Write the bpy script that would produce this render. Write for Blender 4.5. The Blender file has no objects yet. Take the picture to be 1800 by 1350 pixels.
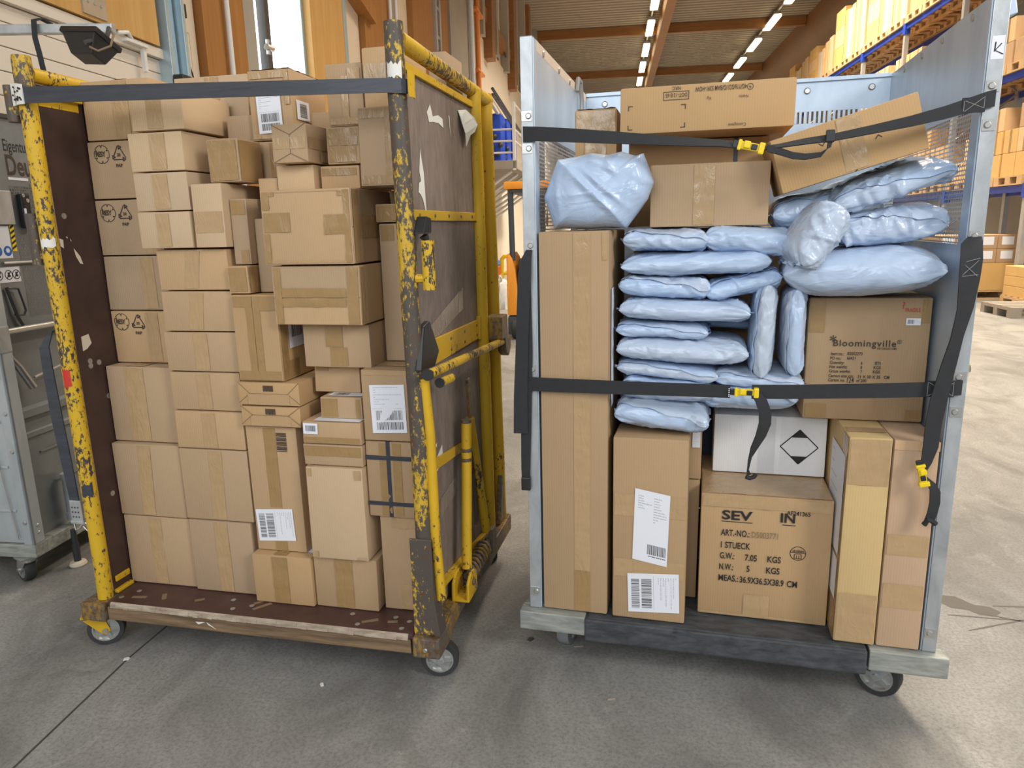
import bpy, bmesh, math, random
from mathutils import Vector, Matrix, noise
R = math.radians
PI = math.pi
S = bpy.context.scene
C = S.collection

# ------------------------------------------------------------------ camera, sky, lights, exposure
F_PX, PITCH, ROLL, CAM_H = 1256.67, 0.21649, -0.02357, 1.34778
cam_data = bpy.data.cameras.new('camera')
cam_data.sensor_width = 36.0
cam_data.lens = F_PX / 1800 * 36.0
cam_data.clip_start = 0.05
cam_data.clip_end = 200
cam = bpy.data.objects.new('camera', cam_data)
C.objects.link(cam)
fw = Vector((0, math.cos(PITCH), -math.sin(PITCH)))
rt = Vector((1, 0, 0))
upv = rt.cross(fw)
r2 = rt * math.cos(ROLL) + upv * math.sin(ROLL)
u2 = -rt * math.sin(ROLL) + upv * math.cos(ROLL)
cam.matrix_world = Matrix(((r2.x, u2.x, -fw.x, 0), (r2.y, u2.y, -fw.y, 0), (r2.z, u2.z, -fw.z, CAM_H), (0, 0, 0, 1)))
S.camera = cam
S.view_settings.view_transform = 'Standard'
S.view_settings.look = 'None'
S.view_settings.gamma = 1.0
S.view_settings.use_curve_mapping = False
S.view_settings.exposure = 0.0

world = bpy.data.worlds.new('sky')
S.world = world
world.use_nodes = True
bg = world.node_tree.nodes['Background']
bg.inputs[0].default_value = (0.86, 0.93, 1.0, 1)
bg.inputs[1].default_value = 0.50

HALL = R(-8.03)                      # the hall's long axis against the view axis
WM = Matrix.Rotation(HALL, 4, 'Z')


def area(name, loc, target, size, power, color):
    d = bpy.data.lights.new(name, 'AREA')
    d.shape = 'RECTANGLE'
    d.size, d.size_y = size
    d.energy = power
    d.color = color
    o = bpy.data.objects.new(name, d)
    C.objects.link(o)
    o.location = loc
    o.rotation_euler = (Vector(target) - Vector(loc)).to_track_quat('-Z', 'Y').to_euler()
    return o


# daylight from the open dock doors behind the viewer, from the strip lamps of the hall, plus one added light beyond them
area('dock_daylight', (3.4, -1.7, 3.5), (0.2, 2.3, 0.9), (1.3, 1.3), 135, (1.0, 0.95, 0.88))
area('dock_daylight_broad', (-1.6, -3.0, 3.4), (-0.3, 2.6, 1.0), (4.0, 2.6), 150, (0.93, 0.97, 1.0))
for x, y, e in ((1.4, 10.0, 420), (4.6, 7.5, 820), (1.4, 21.0, 1100), (4.6, 19.0, 1300), (2.8, 34.0, 2200), (2.8, 58.0, 3000)):  # last one is added past the lamp rows to brighten the far end
    p = WM @ Vector((x, y, 8.5))
    lamp_ = area('strip_and_fill_light', p, (p.x, p.y, 0), (1.0, 8.0), e, (1.0, 0.86, 0.68))
    lamp_.rotation_euler = (0, 0, HALL)
    lamp_.data.spread = R(125)

# ------------------------------------------------------------------ materials
MATS = {}


class NT:
    def __init__(self, name):
        m = bpy.data.materials.new(name)
        m.use_nodes = True
        self.m = m
        self.t = m.node_tree
        self.b = self.t.nodes['Principled BSDF']
        self.tc = self.t.nodes.new('ShaderNodeTexCoord')

    def n(self, t, **k):
        x = self.t.nodes.new('ShaderNode' + t)
        for a, b in k.items():
            setattr(x, a, b)
        return x

    def l(self, a, b):
        self.t.links.new(a, b)

    def scaled(self, sc):
        mp = self.n('Mapping')
        mp.inputs['Scale'].default_value = sc if isinstance(sc, tuple) else (sc, sc, sc)
        self.l(self.tc.outputs['Object'], mp.inputs[0])
        return mp.outputs[0]

    def noise(self, sc, detail=4, rough=.55, dist=0):
        x = self.n('TexNoise')
        x.inputs['Scale'].default_value = 1
        x.inputs['Detail'].default_value = detail
        x.inputs['Roughness'].default_value = rough
        x.inputs['Distortion'].default_value = dist
        self.l(self.scaled(sc), x.inputs['Vector'])
        return x.outputs['Fac']

    def ramp(self, f, a, b, ca=(0, 0, 0, 1), cb=(1, 1, 1, 1)):
        x = self.n('ValToRGB')
        x.color_ramp.elements[0].position = a
        x.color_ramp.elements[1].position = b
        x.color_ramp.elements[0].color = ca
        x.color_ramp.elements[1].color = cb
        self.l(f, x.inputs[0])
        return x.outputs[0]

    def mix(self, f, a, b):
        x = self.n('Mix', data_type='RGBA')
        if isinstance(f, (int, float)):
            x.inputs[0].default_value = f
        else:
            self.l(f, x.inputs[0])
        for s, v in ((6, a), (7, b)):
            if isinstance(v, tuple):
                x.inputs[s].default_value = (*v[:3], 1)
            else:
                self.l(v, x.inputs[s])
        return x.outputs[2]

    def math(self, op, a, b=None):
        x = self.n('Math', operation=op)
        for i, v in enumerate((a, b)):
            if v is None:
                continue
            if isinstance(v, (int, float)):
                x.inputs[i].default_value = v
            else:
                self.l(v, x.inputs[i])
        return x.outputs[0]

    def bump(self, h, strength, dist=.002):
        x = self.n('Bump')
        x.inputs['Strength'].default_value = strength
        x.inputs['Distance'].default_value = dist
        self.l(h, x.inputs['Height'])
        self.l(x.outputs[0], self.b.inputs['Normal'])

    def out(self, col=None, rough=.6, metal=0, spec=.5):
        if col is not None:
            if isinstance(col, tuple):
                self.b.inputs['Base Color'].default_value = (*col[:3], 1)
            else:
                self.l(col, self.b.inputs['Base Color'])
        if isinstance(rough, (int, float)):
            self.b.inputs['Roughness'].default_value = rough
        else:
            self.l(rough, self.b.inputs['Roughness'])
        self.b.inputs['Metallic'].default_value = metal
        self.b.inputs['Specular IOR Level'].default_value = spec
        return self.m


def mulc(c, k):
    return tuple(x * k for x in c[:3])


def plain(name, col, rough=.6, metal=0, var=.12, sc=8, bump=0, bsc=120, spec=.5):
    t = NT(name)
    f = t.noise(sc, 5)
    c = t.mix(f, mulc(col, 1 - var), mulc(col, 1 + var))
    if bump:
        t.bump(t.noise(bsc, 3), bump)
    MATS[name] = t.out(c, rough, metal, spec)
    return MATS[name]


def cardboard(name, col):
    t = NT(name)
    f = t.noise(5, 3)
    fib = t.noise((60, 60, 400), 3)
    oi = t.n('ObjectInfo')
    c = t.mix(f, mulc(col, .92), mulc(col, 1.07))
    c = t.mix(t.math('MULTIPLY', fib, .5), c, t.mix(.5, c, mulc(col, .8)))
    hs = t.n('HueSaturation')
    t.l(c, hs.inputs['Color'])
    t.l(t.math('ADD', t.math('MULTIPLY', oi.outputs['Random'], .22), .89), hs.inputs['Value'])
    t.l(t.math('ADD', t.math('MULTIPLY', oi.outputs['Random'], .16), .92), hs.inputs['Saturation'])
    w = t.n('TexWave', wave_type='BANDS', bands_direction='X')
    w.inputs['Scale'].default_value = 45
    w.inputs['Distortion'].default_value = .4
    t.l(t.tc.outputs['Object'], w.inputs['Vector'])
    h = t.math('ADD', t.math('MULTIPLY', w.outputs['Fac'], .35), t.math('MULTIPLY', t.noise(9, 2), 2.5))
    t.bump(h, .16, .004)
    MATS[name] = t.out(hs.outputs[0], .72, 0, .3)


cardboard('kraft', (.49, .335, .195))
cardboard('kraft_warm', (.48, .315, .165))
cardboard('kraft_yellow', (.60, .43, .205))
cardboard('kraft_pink', (.56, .375, .235))
cardboard('kraft_pale', (.56, .41, .26))
cardboard('white_board', (.80, .80, .80))


def tape_mat(name, col, rough):
    t = NT(name)
    f = t.noise((14, 14, 40), 4)
    c = t.mix(f, mulc(col, .85), mulc(col, 1.12))
    t.bump(t.noise((34, 34, 10), 5, .62, 1.2), .8, .004)
    MATS[name] = t.out(c, rough, 0, .55)


tape_mat('brown_tape', (.36, .225, .095), .22)
tape_mat('clear_tape', (.47, .315, .165), .16)
tape_mat('panel_tape', (.24, .19, .16), .25)


def mailer_mat():
    t = NT('mailer_plastic')
    f = t.noise(7, 4)
    oi = t.n('ObjectInfo')
    c = t.mix(f, (.42, .53, .71), (.50, .605, .77))
    hs = t.n('HueSaturation')
    t.l(c, hs.inputs['Color'])
    t.l(t.math('ADD', t.math('MULTIPLY', oi.outputs['Random'], .14), .92), hs.inputs['Value'])
    t.l(t.math('ADD', t.math('MULTIPLY', oi.outputs['Random'], .5), .7), hs.inputs['Saturation'])
    a = t.noise((9, 22, 22), 3, .45, 1.2)
    r = t.math('ABSOLUTE', t.math('SUBTRACT', a, .5))
    t.bump(t.math('ADD', t.math('MULTIPLY', r, -1.2), t.math('MULTIPLY', t.noise(11, 3, .5, 1), 1.0)), .50, .008)
    MATS['mailer_plastic'] = t.out(hs.outputs[0], .25, 0, .5)


mailer_mat()


def chipped(name, paint, lo, hi, rust=(.13, .055, .025), bare=(.050, .044, .044), sc=95, big=.42, rusty=.62):
    t = NT(name)
    bg_ = t.noise((7, 7, 3.5), 3)
    fine = t.noise((sc, sc, sc * .55), 7, .7)
    m = t.math('ADD', t.math('MULTIPLY', bg_, big), t.math('MULTIPLY', fine, 1 - big))
    mask = t.ramp(m, lo, hi)
    under = t.mix(t.ramp(t.noise(40, 6), rusty - .04, rusty + .06), bare, rust)
    col = t.mix(t.noise(6, 3), mulc(paint, .80), mulc(paint, 1.08))
    t.bump(m, .3, .002)
    MATS[name] = t.out(t.mix(mask, col, under), .5, 0, .4)


chipped('yellow_paint', (.66, .40, .018), .575, .60)
chipped('yellow_worn', (.66, .41, .02), .525, .55)
chipped('yellow_bare', (.60, .38, .03), .435, .475, bare=(.085, .070, .058))
chipped('rail_worn', (.36, .21, .035), .40, .50, rust=(.11, .06, .03), bare=(.12, .095, .075), rusty=.55)


def streak(name, a, b, sc, rough=.55, metal=0, detail=6, bump=.2):
    t = NT(name)
    f = t.ramp(t.noise(sc, detail, .62, .4), .3, .72)
    t.bump(f, bump, .002)
    MATS[name] = t.out(t.mix(f, a, b), rough, metal)


def planks(name, a, b, axis_scale):
    """timber with long grain"""
    t = NT(name)
    g = t.noise(axis_scale, 6, .6, .6)
    k = t.noise(.9, 2)
    c = t.mix(t.ramp(g, .3, .7), a, b)
    c = t.mix(t.math('MULTIPLY', k, .35), c, mulc(a, .7))
    MATS[name] = t.out(c, .5, 0, .4)


planks('timber', (.30, .125, .028), (.42, .19, .05), (14, 14, .8))
planks('timber_pale', (.52, .29, .085), (.66, .40, .14), (14, 14, .8))
planks('timber_beam', (.24, .10, .03), (.34, .155, .045), (1.2, 14, 14))
planks('timber_dark', (.15, .065, .022), (.22, .095, .034), (1.2, 10, 10))
streak('plywood_dark', (.040, .022, .019), (.068, .036, .030), (9, 9, 9), .38)
streak('plywood_deck', (.055, .024, .022), (.085, .042, .036), (16, 16, 16), .42)
streak('plywood_outer', (.165, .128, .108), (.27, .215, .185), (45, 45, 14), .6, 0, 8, .3)
streak('wood_edge', (.10, .062, .035), (.30, .20, .11), (5, 60, 60), .75, 0, 6, .6)
streak('frayed_wood', (.24, .18, .13), (.52, .44, .34), (12, 60, 60), .85, 0, 6, .8)
streak('galvanized', (.36, .385, .40), (.56, .59, .61), (14, 14, 8), .42, .55)
streak('galvanized_worn', (.20, .215, .20), (.50, .515, .47), (10, 45, 45), .55, .3, 8)
streak('aluminium', (.40, .50, .62), (.56, .67, .79), (7, 7, 3), .40, .35)  # blue of the reflected sky is put into the base colour
streak('grey_sheet', (.185, .20, .205), (.25, .265, .27), (5, 5, 5), .42, .25)
streak('silver_sheet', (.42, .47, .50), (.56, .61, .64), (6, 6, 3), .4, .4)
plain('panel_rim', (.66, .56, .46), .45)
plain('steel', (.52, .52, .50), .34, .8)
plain('steel_dark', (.10, .10, .10), .4, .6)
plain('blue_steel', (.42, .55, .62), .35, .5)
plain('rubber', (.035, .035, .037), .6, 0, .2, 30)
plain('rubber_grey', (.24, .245, .25), .6, 0, .2, 30)
streak('black_deck', (.028, .032, .038), (.085, .092, .10), (18, 50, 50), .55)
plain('webbing', (.022, .023, .026), .75, 0, .25, 60, .5, 700)
plain('stitch', (.30, .30, .30), .8)
streak('belt', (.026, .031, .042), (.050, .058, .074), (6, 60, 60), .45)
plain('black_plastic', (.018, .018, .019), .4)
plain('yellow_plastic', (.85, .62, .01), .38, 0, .04)
plain('white_paper', (.78, .80, .86), .55, 0, .03)
plain('torn_paper', (.74, .73, .68), .7, 0, .08)
plain('cream_paper', (.66, .57, .43), .8, 0, .1)
plain('ink', (.018, .016, .015), .6)
plain('ink_brown', (.055, .038, .028), .6)
plain('ink_faded', (.22, .15, .085), .7)
plain('ink_red', (.50, .06, .04), .6)
plain('ink_grey', (.45, .47, .52), .6)
plain('red_paint', (.55, .03, .02), .5)
plain('blue_sign', (.02, .13, .48), .45)
plain('cream_wall', (.68, .575, .45), .55, 0, .05, 1)
plain('door_white', (.70, .63, .54), .5, 0, .04, 2)
plain('white_wall', (.74, .66, .56), .6, 0, .05, 1)
plain('concrete_wall', (.33, .30, .25), .8, 0, .15, 2)
plain('ceiling_sheet', (.32, .265, .20), .6, 0, .05, 1)
plain('end_wall', (.50, .45, .38), .8, 0, .08, 1)
plain('rack_blue', (.015, .05, .36), .4)
plain('crate_blue', (.01, .075, .62), .4)
plain('rack_steel', (.42, .41, .39), .4, .4)
plain('rack_shade', (.05, .045, .06), .6)
plain('orange_paint', (.88, .32, .02), .4, 0, .05)
plain('truck_grey', (.045, .052, .062), .5)
plain('pipe_orange', (.72, .24, .05), .4)
plain('pipe_white', (.72, .70, .66), .45)
plain('bollard_yellow', (.80, .52, .01), .4)
plain('signal_red', (.75, .07, .03), .4)
plain('foil', (.60, .60, .58), .22, 0, .2, 18, .8, 30)
plain('pallet_wood', (.52, .34, .17), .8, 0, .2, 10)
plain('pallet_grey', (.30, .26, .21), .85, 0, .2, 10)
plain('orange_carton', (.60, .37, .13), .75, 0, .12, 4)
plain('pale_carton', (.64, .43, .23), .75, 0, .12, 4)
plain('brown_carton', (.45, .29, .16), .75, 0, .12, 4)


def emit(name, col, k):
    t = NT(name)
    t.b.inputs['Base Color'].default_value = (*col, 1)
    t.b.inputs['Emission Color'].default_value = (*col, 1)
    t.b.inputs['Emission Strength'].default_value = k
    MATS[name] = t.m


emit('lamp_glow', (1.0, .86, .52), 5.0)
emit('window_daylight', (.93, .98, 1.0), 2.6)


def perforated(name, a, b, pitch, rad, axes):
    """sheet punched with staggered rows of holes"""
    t = NT(name)
    sx = t.n('SeparateXYZ')
    t.l(t.tc.outputs['Object'], sx.inputs[0])
    p = sx.outputs[axes[0]]
    q = sx.outputs[axes[1]]
    row = t.math('FLOOR', t.math('DIVIDE', q, pitch * .87))
    odd = t.math('MULTIPLY', t.math('MODULO', t.math('ABSOLUTE', row), 2), pitch * .5)
    fx = t.math('SUBTRACT', t.math('FRACT', t.math('DIVIDE', t.math('ADD', p, odd), pitch)), .5)
    fy = t.math('MULTIPLY', t.math('SUBTRACT', t.math('FRACT', t.math('DIVIDE', q, pitch * .87)), .5), .87)
    d = t.math('SQRT', t.math('ADD', t.math('MULTIPLY', fx, fx), t.math('MULTIPLY', fy, fy)))
    hole = t.math('LESS_THAN', d, rad)
    f = t.noise(8, 4)
    t.out(t.mix(f, a, b), .45, .4)
    t.l(t.math('SUBTRACT', 1, hole), t.b.inputs['Alpha'])
    MATS[name] = t.m


perforated('perforated_side', (.40, .43, .46), (.54, .57, .60), .0125, .36, (1, 2))
perforated('perforated_grey', (.17, .185, .19), (.23, .245, .25), .0125, .34, (1, 2))


def concrete_floor():
    t = NT('concrete_floor')
    big = t.noise(.55, 5, .6, .4)
    mid = t.noise((2.6, 1.7, 1), 7, .65, .8)
    fine = t.noise(95, 6, .75)
    c = t.mix(t.ramp(big, .36, .64), (.25, .245, .23), (.37, .36, .335))
    c = t.mix(t.math('MULTIPLY', t.ramp(mid, .42, .66), .75), c, (.155, .148, .136))
    c = t.mix(t.math('MULTIPLY', t.ramp(t.noise((6, 4, 1), 8, .7, 1.2), .56, .70), .45), c, (.46, .445, .41))
    c = t.mix(t.ramp(fine, .45, .62, (0, 0, 0, 1), (.5, .5, .5, 1)), c, (.105, .100, .092))
    t.bump(t.noise(24, 6, .7), .18, .004)
    MATS['concrete_floor'] = t.out(c, t.ramp(mid, .3, .8, (.42, .42, .42, 1), (.62, .62, .62, 1)), 0, .4)


concrete_floor()
plain('floor_stain_mat', (.10, .092, .080), .45, 0, .1, 20)
plain('joint_filler', (.055, .053, .05), .8)


# ------------------------------------------------------------------ mesh building
class MB:
    def __init__(self, M=None):
        self.v = []
        self.f = []
        self.mi = []
        self.cuts = []
        self.M = M

    def cut(self):
        self.cuts.append((len(self.v), len(self.f)))

    def add(self, vs, fs, mi=0):
        b = len(self.v)
        for p in vs:
            p = Vector(p)
            self.v.append(self.M @ p if self.M else p)
        for f in fs:
            self.f.append([b + i for i in f])
            self.mi.append(mi)

    def box(self, x0, x1, y0, y1, z0, z1, mi=0, T=None):
        vs = [(x, y, z) for z in (z0, z1) for y in (y0, y1) for x in (x0, x1)]
        if T:
            vs = [T @ Vector(p) for p in vs]
        self.add(vs, [(0, 2, 3, 1), (4, 5, 7, 6), (0, 1, 5, 4), (2, 6, 7, 3), (0, 4, 6, 2), (1, 3, 7, 5)], mi)
        return self

    def quad(self, a, b, c, d, mi=0):
        self.add([a, b, c, d], [(0, 1, 2, 3)], mi)
        return self

    def tube(self, pts, r, n=14, mi=0, caps=True, flat=1.0):
        pts = [Vector(p) for p in pts]
        rings = []
        prev = None
        for i, p in enumerate(pts):
            if i == 0:
                d = pts[1] - p
            elif i == len(pts) - 1:
                d = p - pts[-2]
            else:
                d = (pts[i + 1] - p).normalized() + (p - pts[i - 1]).normalized()
            d.normalize()
            ref = Vector((0, 0, 1)) if abs(d.z) < .9 else Vector((1, 0, 0))
            if prev is None:
                a = d.cross(ref).normalized()
            else:
                a = (prev - d * prev.dot(d)).normalized()
            prev = a
            b = d.cross(a)
            rr = r[i] if isinstance(r, (list, tuple)) else r
            rings.append([p + (a * math.cos(2 * PI * k / n) + b * math.sin(2 * PI * k / n) * flat) * rr for k in range(n)])
        vs = [q for ring in rings for q in ring]
        fs = []
        for i in range(len(rings) - 1):
            for k in range(n):
                a, b = i * n + k, i * n + (k + 1) % n
                fs.append((a, b, b + n, a + n))
        if caps:
            fs.append(tuple(range(n - 1, -1, -1)))
            fs.append(tuple((len(rings) - 1) * n + k for k in range(n)))
        self.add(vs, fs, mi)
        return self

    def prism(self, prof, axis, a, b, mi=0):
        """closed 2-D outline pushed along an axis from a to b"""
        def p3(p, t):
            return {'x': (t, p[0], p[1]), 'y': (p[0], t, p[1]), 'z': (p[0], p[1], t)}[axis]
        n = len(prof)
        vs = [p3(p, a) for p in prof] + [p3(p, b) for p in prof]
        fs = [(i, (i + 1) % n, (i + 1) % n + n, i + n) for i in range(n)]
        fs += [tuple(range(n - 1, -1, -1)), tuple(range(n, 2 * n))]
        self.add(vs, fs, mi)
        return self

    def lathe(self, prof, cen, axis, n=28, mi=0):
        """(radius, along) profile turned round an axis through cen"""
        vs = []
        for r, h in prof:
            for k in range(n):
                c, s = r * math.cos(2 * PI * k / n), r * math.sin(2 * PI * k / n)
                o = {'x': (h, c, s), 'y': (c, h, s), 'z': (c, s, h)}[axis]
                vs.append((cen[0] + o[0], cen[1] + o[1], cen[2] + o[2]))
        fs = []
        for i in range(len(prof) - 1):
            for k in range(n):
                fs.append((i * n + k, i * n + (k + 1) % n, (i + 1) * n + (k + 1) % n, (i + 1) * n + k))
        self.add(vs, fs, mi)
        return self

    def ribbon(self, pts, w, t=.0025, mi=0):
        """flat band: pts = (centre, width direction)"""
        n = len(pts)
        vs = []
        for i, (p, wd) in enumerate(pts):
            p, wd = Vector(p), Vector(wd).normalized()
            d = (Vector(pts[min(i + 1, n - 1)][0]) - Vector(pts[max(i - 1, 0)][0])).normalized()
            nn = d.cross(wd).normalized()
            ww = (w[i] if isinstance(w, list) else w) / 2
            vs += [p + wd * ww + nn * t / 2, p - wd * ww + nn * t / 2, p - wd * ww - nn * t / 2, p + wd * ww - nn * t / 2]
        fs = []
        for i in range(n - 1):
            for k in range(4):
                a, b = i * 4 + k, i * 4 + (k + 1) % 4
                fs.append((a, b, b + 4, a + 4))
        fs += [(3, 2, 1, 0), tuple((n - 1) * 4 + k for k in range(4))]
        self.add(vs, fs, mi)
        return self

    def build_each(self, name, mats, parent=None, bevel=0, smooth=False):
        """one object for every piece begun with cut()"""
        cs = sorted(set(self.cuts + [(0, 0)])) + [(len(self.v), len(self.f))]
        for (v0, f0), (v1, f1) in zip(cs, cs[1:]):
            if f1 > f0:
                m = MB()
                m.v, m.f, m.mi = self.v[v0:v1], [[i - v0 for i in f] for f in self.f[f0:f1]], self.mi[f0:f1]
                m.build(name, mats, parent, bevel, smooth)

    def build(self, name, mats, parent=None, bevel=0, smooth=False, M=None, seg=2):
        me = bpy.data.meshes.new(name)
        me.from_pydata([tuple(p) for p in self.v], [], self.f)
        if isinstance(mats, str):
            mats = [mats]
        for m in mats:
            me.materials.append(MATS[m])
        for i, p in enumerate(me.polygons):
            p.material_index = self.mi[i]
        bm = bmesh.new()
        bm.from_mesh(me)
        bmesh.ops.recalc_face_normals(bm, faces=bm.faces)
        if bevel:
            es = [e for e in bm.edges if len(e.link_faces) == 2 and e.calc_face_angle(0) > R(35)]
            bmesh.ops.bevel(bm, geom=es, offset=bevel, segments=seg, profile=.6, affect='EDGES', clamp_overlap=True)
        if smooth:
            for f in bm.faces:
                f.smooth = True
            for e in bm.edges:
                if len(e.link_faces) == 2 and e.calc_face_angle(0) > R(38):
                    e.smooth = False
        bm.to_mesh(me)
        bm.free()
        o = bpy.data.objects.new(name, me)
        C.objects.link(o)
        if parent:
            o.parent = parent
        if M is not None:
            o.matrix_local = M
        return o


def tag(o, label=None, cat=None, group=None, kind=None):
    for k, v in (('label', label), ('category', cat), ('group', group), ('kind', kind)):
        if v:
            o[k] = v
    return o


def empty(name, M, label=None, cat=None, group=None):
    o = bpy.data.objects.new(name, None)
    o.empty_display_size = .1
    C.objects.link(o)
    o.matrix_world = M
    return tag(o, label, cat, group)


def copy_tree(o, parent=None):
    c = o.copy()
    C.objects.link(c)
    if parent:
        c.parent = parent
    for ch in list(o.children):
        copy_tree(ch, c)
    return c


def struct(o):
    o['kind'] = 'structure'
    return o


def text_mesh(s, size, bold=0, shear=0, spacing=1.0):
    cu = bpy.data.curves.new('lettering', 'FONT')
    cu.body = s
    cu.size = size
    cu.offset = bold * size
    cu.shear = shear
    cu.space_character = spacing
    cu.resolution_u = 3
    o = bpy.data.objects.new('lettering', cu)
    C.objects.link(o)
    bpy.context.view_layer.update()
    dg = bpy.context.evaluated_depsgraph_get()
    me = bpy.data.meshes.new_from_object(o.evaluated_get(dg))
    vs = [v.co.copy() for v in me.vertices]
    fs = [list(p.vertices) for p in me.polygons]
    bpy.data.objects.remove(o)
    bpy.data.curves.remove(cu)
    bpy.data.meshes.remove(me)
    return vs, fs


def T(x, y, z):
    return Matrix.Translation((x, y, z))


def RZ(a):
    return Matrix.Rotation(a, 4, 'Z')


def RX(a):
    return Matrix.Rotation(a, 4, 'X')


def RY(a):
    return Matrix.Rotation(a, 4, 'Y')


# ------------------------------------------------------------------ the hall (built along its own axis: X right, Y away, Z up)
def W(x, y, z=0, rz=0):
    return WM @ T(x, y, z) @ RZ(rz)


def hall(mb, name, mats, bevel=0, smooth=False):
    return struct(mb.build(name, mats, None, bevel, smooth, M=WM))


def wallbox(name, mats, y0, y1, z0, z1, x0=-3.36, x1=-3.30):
    return hall(MB().box(x0, x1, y0, y1, z0, z1), name, mats)


fl = MB()
fl.box(-3.4, 15, -3.5, 84, -.12, 0)
floor = hall(fl, 'floor', 'concrete_floor')
# saw-cut joint and stains in the concrete
jm = MB()
jp = [(-1.333, 1.0), (-1.324, 1.60), (-1.274, 2.092), (-1.234, 2.307), (-1.135, 2.764), (-.95, 3.6), (-.6, 5.2)]
jm.ribbon([((x, y, .0004), (1, 0, 0)) for x, y in jp], .0065, .0012)
struct(jm.build('floor_joint', 'joint_filler'))


def stain(name, pts, z=.0006):
    mb = MB()
    n = len(pts)
    mb.add([(x, y, z) for x, y in pts], [tuple(range(n))])
    return struct(mb.build(name, 'floor_stain_mat'))


stain('floor_stain', [(1.505, 2.345), (1.54, 2.375), (1.59, 2.36), (1.62, 2.30), (1.665, 2.285), (1.68, 2.245), (1.64, 2.22), (1.60, 2.235), (1.575, 2.27), (1.53, 2.285)])
for a, b in (((1.49, 2.24), (1.72, 2.19)), ((1.60, 2.25), (1.86, 2.10)), ((1.50, 2.14), (1.74, 2.20)), ((1.68, 2.29), (1.95, 2.26))):
    mb = MB()
    ax, ay = a
    bx, by = b
    mb.ribbon([((ax + (bx - ax) * k / 4 + .004 * math.sin(k * 3), ay + (by - ay) * k / 4, .0005), (.1, 1, 0)) for k in range(5)], [.004, .008, .006, .007, .003], .0008)
    struct(mb.build('floor_scratch', 'floor_stain_mat'))

# small scraps lying on the floor
def scrap(x, y, a, l, w, mat, label, name='wood_splinter', cat='splinter'):
    m = MB()
    m.prism([(-l / 2, -w / 2), (l * .3, -w * .6), (l / 2, 0), (l * .2, w * .5), (-l * .45, w * .4)], 'z', .0004, .0035)
    tag(m.build(name, mat, None, .0006, M=T(x, y, 0) @ RZ(a)), label, cat)


scrap(.267, 1.83, .2, .026, .006, 'frayed_wood', 'pale wood splinter lying alone on the floor in front of the grey cart')
scrap(.198, 2.10, .05, .032, .003, 'frayed_wood', 'thin pale splinter on the floor below the left end of the grey cart')
scrap(.042, 2.15, .9, .024, .016, 'steel_dark', 'small dark scrap on the floor between the two carts', 'rubber_scrap', 'scrap')
scrap(-1.276, 2.09, .3, .020, .014, 'torn_paper', 'crumpled white paper scrap on the saw cut floor joint', 'paper_scrap', 'scrap')
scrap(-.60, 1.93, 2.0, .018, .010, 'torn_paper', 'tiny white paper scrap on the floor in front of the yellow cart', 'paper_scrap', 'scrap')

# left wall: sectional door, lintel, glulam columns, tall window, claddings
wallbox('wall_left', 'cream_wall', -1.5, 84, 0, 9.5, -3.50, -3.36)
dm = MB()
z = .02
while z < 2.58:
    dm.box(-3.36, -3.30, -1.4, 5.27, z, min(z + .126, 2.60))
    z += .131
door = hall(dm, 'door_1', 'door_white', .004)
wallbox('trim_1', 'door_white', -1.4, 5.3, 2.605, 2.67, -3.36, -3.26)
wallbox('trim_2', 'timber_pale', -1.5, 5.18, 2.68, 3.9, -3.4, -3.24)
pl = MB()
pl.box(-3.24, -3.228, 4.40, 4.62, 2.70, 3.3)
for k in range(6):
    for j in range(3):
        pl.lathe([(0, .006), (.012, .006), (.014, 0)], (-3.228, 4.45 + .06 * j, 2.78 + .085 * k), 'x', 10)
hall(pl, 'trim_3', 'steel')
# bracket with cable under the lintel
brk = MB(WM)
brk.box(-3.27, -3.24, 4.98, 5.01, 2.47, 2.64)
brk.box(-3.27, -3.22, 4.78, 5.01, 2.625, 2.645)
brk.tube([(-3.24, 4.72, 2.66), (-3.21, 4.78, 2.675), (-3.24, 4.86, 2.65)], .014, 8)
tag(brk.build('door_bracket', 'pipe_white', None, .003), 'small cream bracket at the top edge of the ribbed white door', 'bracket')
# vertical door track
tr = MB()
tr.box(-3.36, -3.20, 5.24, 5.28, 2.4, 9.4)
tr.box(-3.36, -3.22, 5.30, 5.36, 2.2, 9.4)
tr.box(-3.36, -3.16, 5.38, 5.42, 2.2, 9.4)
hall(tr, 'trim_4', 'blue_steel', .004)
tb = MB(WM)
tb.box(-3.22, -3.12, 5.24, 5.36, 2.38, 2.50)
tb.box(-3.20, -3.13, 5.22, 5.25, 2.42, 2.47)
tag(tb.build('track_stop', 'black_plastic', None, .01), 'black rubber stop block at the foot of the steel door track', 'stop block')
bp = MB()
for k in range(4):
    bp.box(-3.36, -3.33, 5.44 + .1 * k, 5.535 + .1 * k, 0, 9.4)
hall(bp, 'trim_5', 'cream_wall', .004)
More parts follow.
